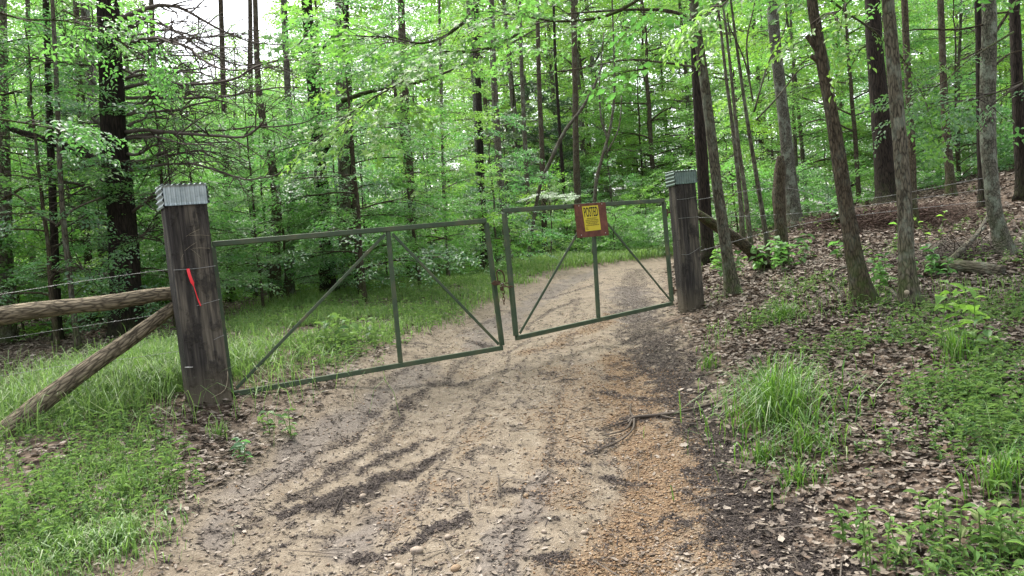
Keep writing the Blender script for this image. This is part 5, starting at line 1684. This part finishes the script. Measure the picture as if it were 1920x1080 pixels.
def w_weed(x, y):
    u = x - road_x(y)
    pat = fbm2(x * 1.4, y * 1.4, 91)
    Lw = sstep(0, .5, -u - verge(y) + .4 * fbm2(x * 1.5, y * 1.5, 92)) * (1 - sstep(0, 1.2, -u - outer(y))) * sstep(-.2 - .12 * (y < 5.2), .25, pat) * .75
    near = 1 - sstep(4.0, 7.5, y)
    Rw = sstep(1.2, 1.7, u) * (.75 * sstep(-.12, .3, pat) * near + .22 * sstep(.05, .3, pat) * (1 - sstep(9, 14, y)))
    return np.clip(np.maximum(Lw, Rw), 0, 1)
def weeds():
    mb = MB()
    x, y, rg = sample(8200, w_weed, 1.9, 16, .5, 93)
    pick = np.clip(np.floor(4 + 4.2 * noise2(x * 1.7, y * 1.7, 98) + rg.normal(0, 1.6, len(x))), 0, 7).astype(int)
    a = rg.uniform(0, 6.28, len(x))
    s = rg.uniform(.4, 1.1, len(x)) * np.interp(y, [2, 10], [.8, 1.0])
    z = terrain(x, y)
    for k in range(8):
        i = np.where(pick == k)[0]
        src = WEEDS[k]
        V0 = np.vstack(src.v)
        Q0 = np.vstack(src.q) if src.q else np.zeros((0, 4), int)
        T0 = np.vstack(src.t)
        ca, sa = np.cos(a[i]), np.sin(a[i])
        R = np.zeros((len(i), 3, 3)); R[:, 0, 0] = ca; R[:, 0, 1] = -sa; R[:, 1, 0] = sa; R[:, 1, 1] = ca; R[:, 2, 2] = 1
        V = np.einsum('nij,vj->nvi', R, V0) * s[i][:, None, None] + np.stack([x[i], y[i], z[i]], -1)[:, None]
        off = (np.arange(len(i)) * len(V0))[:, None, None]
        mb.add(V.reshape(-1, 3), (Q0[None] + off).reshape(-1, 4), (T0[None] + off).reshape(-1, 3))
    tag(mb.obj('weeds', MAT['weed'], smooth=False), 'low broad leaved weeds covering the verge and the foot of the bank', 'weeds', kind='stuff')
weeds()

def single_weed(px, py, h, nl, leaf, n, label, seed, mt='weed', name='weed_plant', cat='plant', wid=.55, rad=.08):
    g_, d_ = ground(px, py)
    rg = np.random.default_rng(seed)
    root = thing(name, label, cat, g_)
    lv = MB()
    for k in range(n):
        st = MB()
        o = np.array([rg.normal(0, rad), rg.normal(0, rad), 0]) if k else np.zeros(3)
        hh = h * rg.uniform(.6, 1.1)
        ln = rg.normal(0, .15, 2)
        path = np.stack([o[0] + ln[0] * hh * np.linspace(0, 1, 8), o[1] + ln[1] * hh * np.linspace(0, 1, 8), np.linspace(-.02, hh, 8)], -1)
        st.add(*tube(path, np.linspace(.004, .002, 8), 4, cap=False))
        st.obj('stem', MAT['weed'], root)
        az = rg.uniform(0, 6)
        pos, hd, sz = [], [], []
        for q in range(nl):
            f = .2 + .8 * q / (nl - 1)
            az += 2.3 + rg.normal(0, .3)
            pos.append(path[min(7, int(f * 7.99))]); hd.append((math.cos(az), math.sin(az), rg.normal(.05, .3))); sz.append(leaf * rg.uniform(.6, 1.15))
        X, Y, Z = frame(np.array(hd), rg.normal(0, .3, nl), rg)
        sz = np.array(sz)
        inst(lv, LEAF8[0] * [wid, 1, 1.2], LEAF8[1], np.array(pos), X, Y, Z, np.stack([sz] * 3, -1))
    lv.obj('leaves', MAT[mt], root, smooth=False)
single_weed(1805, 655, .38, 11, .10, 4, 'leafy broad leaved seedling standing on the bank below the straight tree', 1, 'leaf_bright', 'oak_seedling', 'seedling', .6)
single_weed(1860, 700, .25, 8, .08, 3, 'lower leafy plant right of the tall seedling on the bank', 2, 'weed')
single_weed(545, 815, .16, 8, .06, 4, 'isolated small weed clump on the road edge under the gate bottom rail', 3, 'weed', rad=.06)
single_weed(450, 860, .10, 8, .06, 3, 'flat dark weed at the road edge below the near post', 4, 'leaf_cool', rad=.05)
single_weed(650, 645, .28, 9, .12, 5, 'big leaved weed on the verge behind the long gate leaf', 5, 'weed', rad=.15)
single_weed(1450, 505, .34, 12, .12, 9, 'bushy weeds around the lower end of the fallen pole', 6, 'leaf', rad=.35, wid=.65)
single_weed(1345, 505, .30, 12, .11, 7, 'bushy weeds between the far gate post and the slender tree', 7, 'leaf_bright', rad=.28, wid=.65)
single_weed(1480, 500, .35, 11, .11, 6, 'bushy weeds at the foot of the snag', 8, 'leaf', rad=.2, wid=.65)
single_weed(1570, 425, .45, 10, .14, 3, 'pale leafed seedling left of the leaning tree', 9, 'leaf_cool', rad=.1)
single_weed(1665, 540, .25, 12, .08, 6, 'low ferny clump between the leaning and straight trees', 10, 'leaf', rad=.12)
single_weed(1745, 520, .25, 12, .08, 7, 'low ferny clump right of the straight tree', 11, 'leaf', rad=.14)
single_weed(1680, 470, .5, 8, .09, 2, 'thin seedling just left of the straight tree', 12, 'leaf_bright', rad=.1)
single_weed(1745, 455, .45, 8, .09, 2, 'thin seedling just right of the straight tree', 13, 'leaf_bright', rad=.1)
single_weed(1840, 1040, .17, 10, .055, 18, 'bright leafy clump in the lower right corner', 14, 'grass', rad=.2, wid=.40)
single_weed(1700, 1050, .12, 9, .05, 14, 'leafy clump along the bottom edge right of the humus strip', 15, 'grass', rad=.18, wid=.40)

# the fern on the bank
g_, d_ = ground(1868, 860)
fern = thing('fern', 'small ladder leafed fern frond on the right of the bank', 'fern', g_)
for k, (az, L) in enumerate(((1.2, .28), (2.3, .24), (.3, .2))):
    rg = np.random.default_rng(70 + k)
    t_ = np.linspace(0, 1, 18)
    d = np.array([math.cos(az), math.sin(az), 0])
    path = d * (L * .6 * t_)[:, None] + np.array([0, 0, 1.0]) * (L * (1.2 * t_ - .5 * t_ ** 2))[:, None]
    mb = MB().add(*tube(path, np.linspace(.003, .001, 18), 4, cap=False))
    sd_ = np.array([-d[1], d[0], 0])
    pos = np.repeat(path[2:], 2, 0)
    sg = np.tile([1, -1], 16)
    hd = sd_[None] * sg[:, None] + d * .35
    X, Y, Z = frame(hd, np.zeros(32), rg)
    sz = np.repeat(.055 * np.sin(np.linspace(.5, 3.0, 16)), 2)
    inst(mb, LEAF8[0] * [.35, 1, .6], LEAF8[1], pos, X, Y, Z, np.stack([sz] * 3, -1))
    mb.obj('frond', MAT['weed'], fern, smooth=False)

# pine straw drift under the pine, and a brush heap of thin twigs by the logs
def strands(name, cpx, n, rx, ry, hgt, mt, label, cat, seed, L0, L1, wd):
    mb = MB()
    rg = np.random.default_rng(seed)
    a, da = ground(*cpx[0]); b, db = ground(*cpx[1])
    f = rg.uniform(0, 1, n)
    c = a + (b - a) * f[:, None]
    x, y = c[:, 0] + rg.normal(0, rx, n), c[:, 1] + rg.normal(0, ry, n)
    z = terrain(x, y) + rg.uniform(0, hgt, n) * np.exp(-((y - c[:, 1]) / ry) ** 2 * .5)
    L = rg.uniform(L0, L1, n)
    X, Y, Z = yawframe(rg, n, .25)
    inst(mb, *CH, np.stack([x, y, z], -1), X, Y, Z, np.stack([np.full(n, wd), L, np.full(n, wd * .8)], -1))
    tag(mb.obj(name, MAT[mt], smooth=False), label, cat, kind='stuff')
strands('pine_straw', ((1560, 420), (1760, 408)), 8000, .3, .5, .16, 'straw', 'long low heap of red brown pine straw round the pine foot', 'pine straw', 41, .1, .3, .008)
strands('brush_heap', ((1770, 490), (1850, 470)), 700, .25, .2, .16, 'twig', 'heap of thin twigs over the logs near the spotted tree', 'brush', 42, .2, .6, .007)
def w_twig(x, y):
    u = x - road_x(y)
    return np.where(u > 1.0, .8, np.where(u < -1.2, .35, .25))
def twigs():
    mb = MB()
    x, y, rg = sample(2400, w_twig, 2, 14, .5, 95)
    n = len(x)
    X, Y, Z = yawframe(rg, n, .08)
    inst(mb, *CH, np.stack([x, y, terrain(x, y) + .012], -1), X, Y, Z, np.stack([rg.uniform(.003, .008, n), rg.uniform(.06, .35, n), rg.uniform(.005, .012, n)], -1))
    tag(mb.obj('twigs', MAT['twig'], smooth=False), 'thin dead twigs strewn over road and bank', 'twigs', kind='stuff')
twigs()

# a low dogwood beyond the gate, white glare painted into its pale leaf layers
def dogwood():
    d = 19.0
    x = (1035 - 960) / F_PX * d
    b = np.array([x, d, gz(x, d)])
    root = thing('dogwood_sapling', 'low dogwood with glare coloured into its pale flat layers above the far gate leaf', 'tree', b)
    rg = np.random.default_rng(33)
    wd, lv = MB(), MB()
    top = P(1030, 375, d) - b
    wd.add(*tube(catmull([np.zeros(3), top * .5 + [.05, 0, 0], top], 14), np.linspace(.03, .01, 14), 6))
    pos, hd = [], []
    for k in range(46):
        px = rg.uniform(975, 1090); py = 372 - 6 * math.sin((px - 975) / 115 * 3.1) + rg.normal(0, 3)
        p = P(px, py, d + rg.uniform(-.5, .7)) - b
        pos.append(p); a = rg.uniform(0, 6.28); hd.append((math.cos(a), math.sin(a), rg.normal(0, .1)))
        if k % 5 == 0: wd.add(*tube(catmull([top * .85, (p + top * .85) / 2 + [0, 0, -.05], p], 8), np.linspace(.012, .004, 8), 5))
    put_sprays(lv, SPR['broad'], pos, hd, .5, rg, .12)
    wd.obj('trunk', MAT['bark_brown'], root)
    lv.obj('crown', MAT['bract_glare'], root)
MAT['bract_glare'] = mat_leaf('pale dogwood bract and glare', [(.45, .55, .40), (.6, .66, .55), (.25, .42, .2)], trans=(.35, .45, .3), tmix=.3, hue=0)  # whitish bract colour also stands in for glare on the leaves
dogwood()
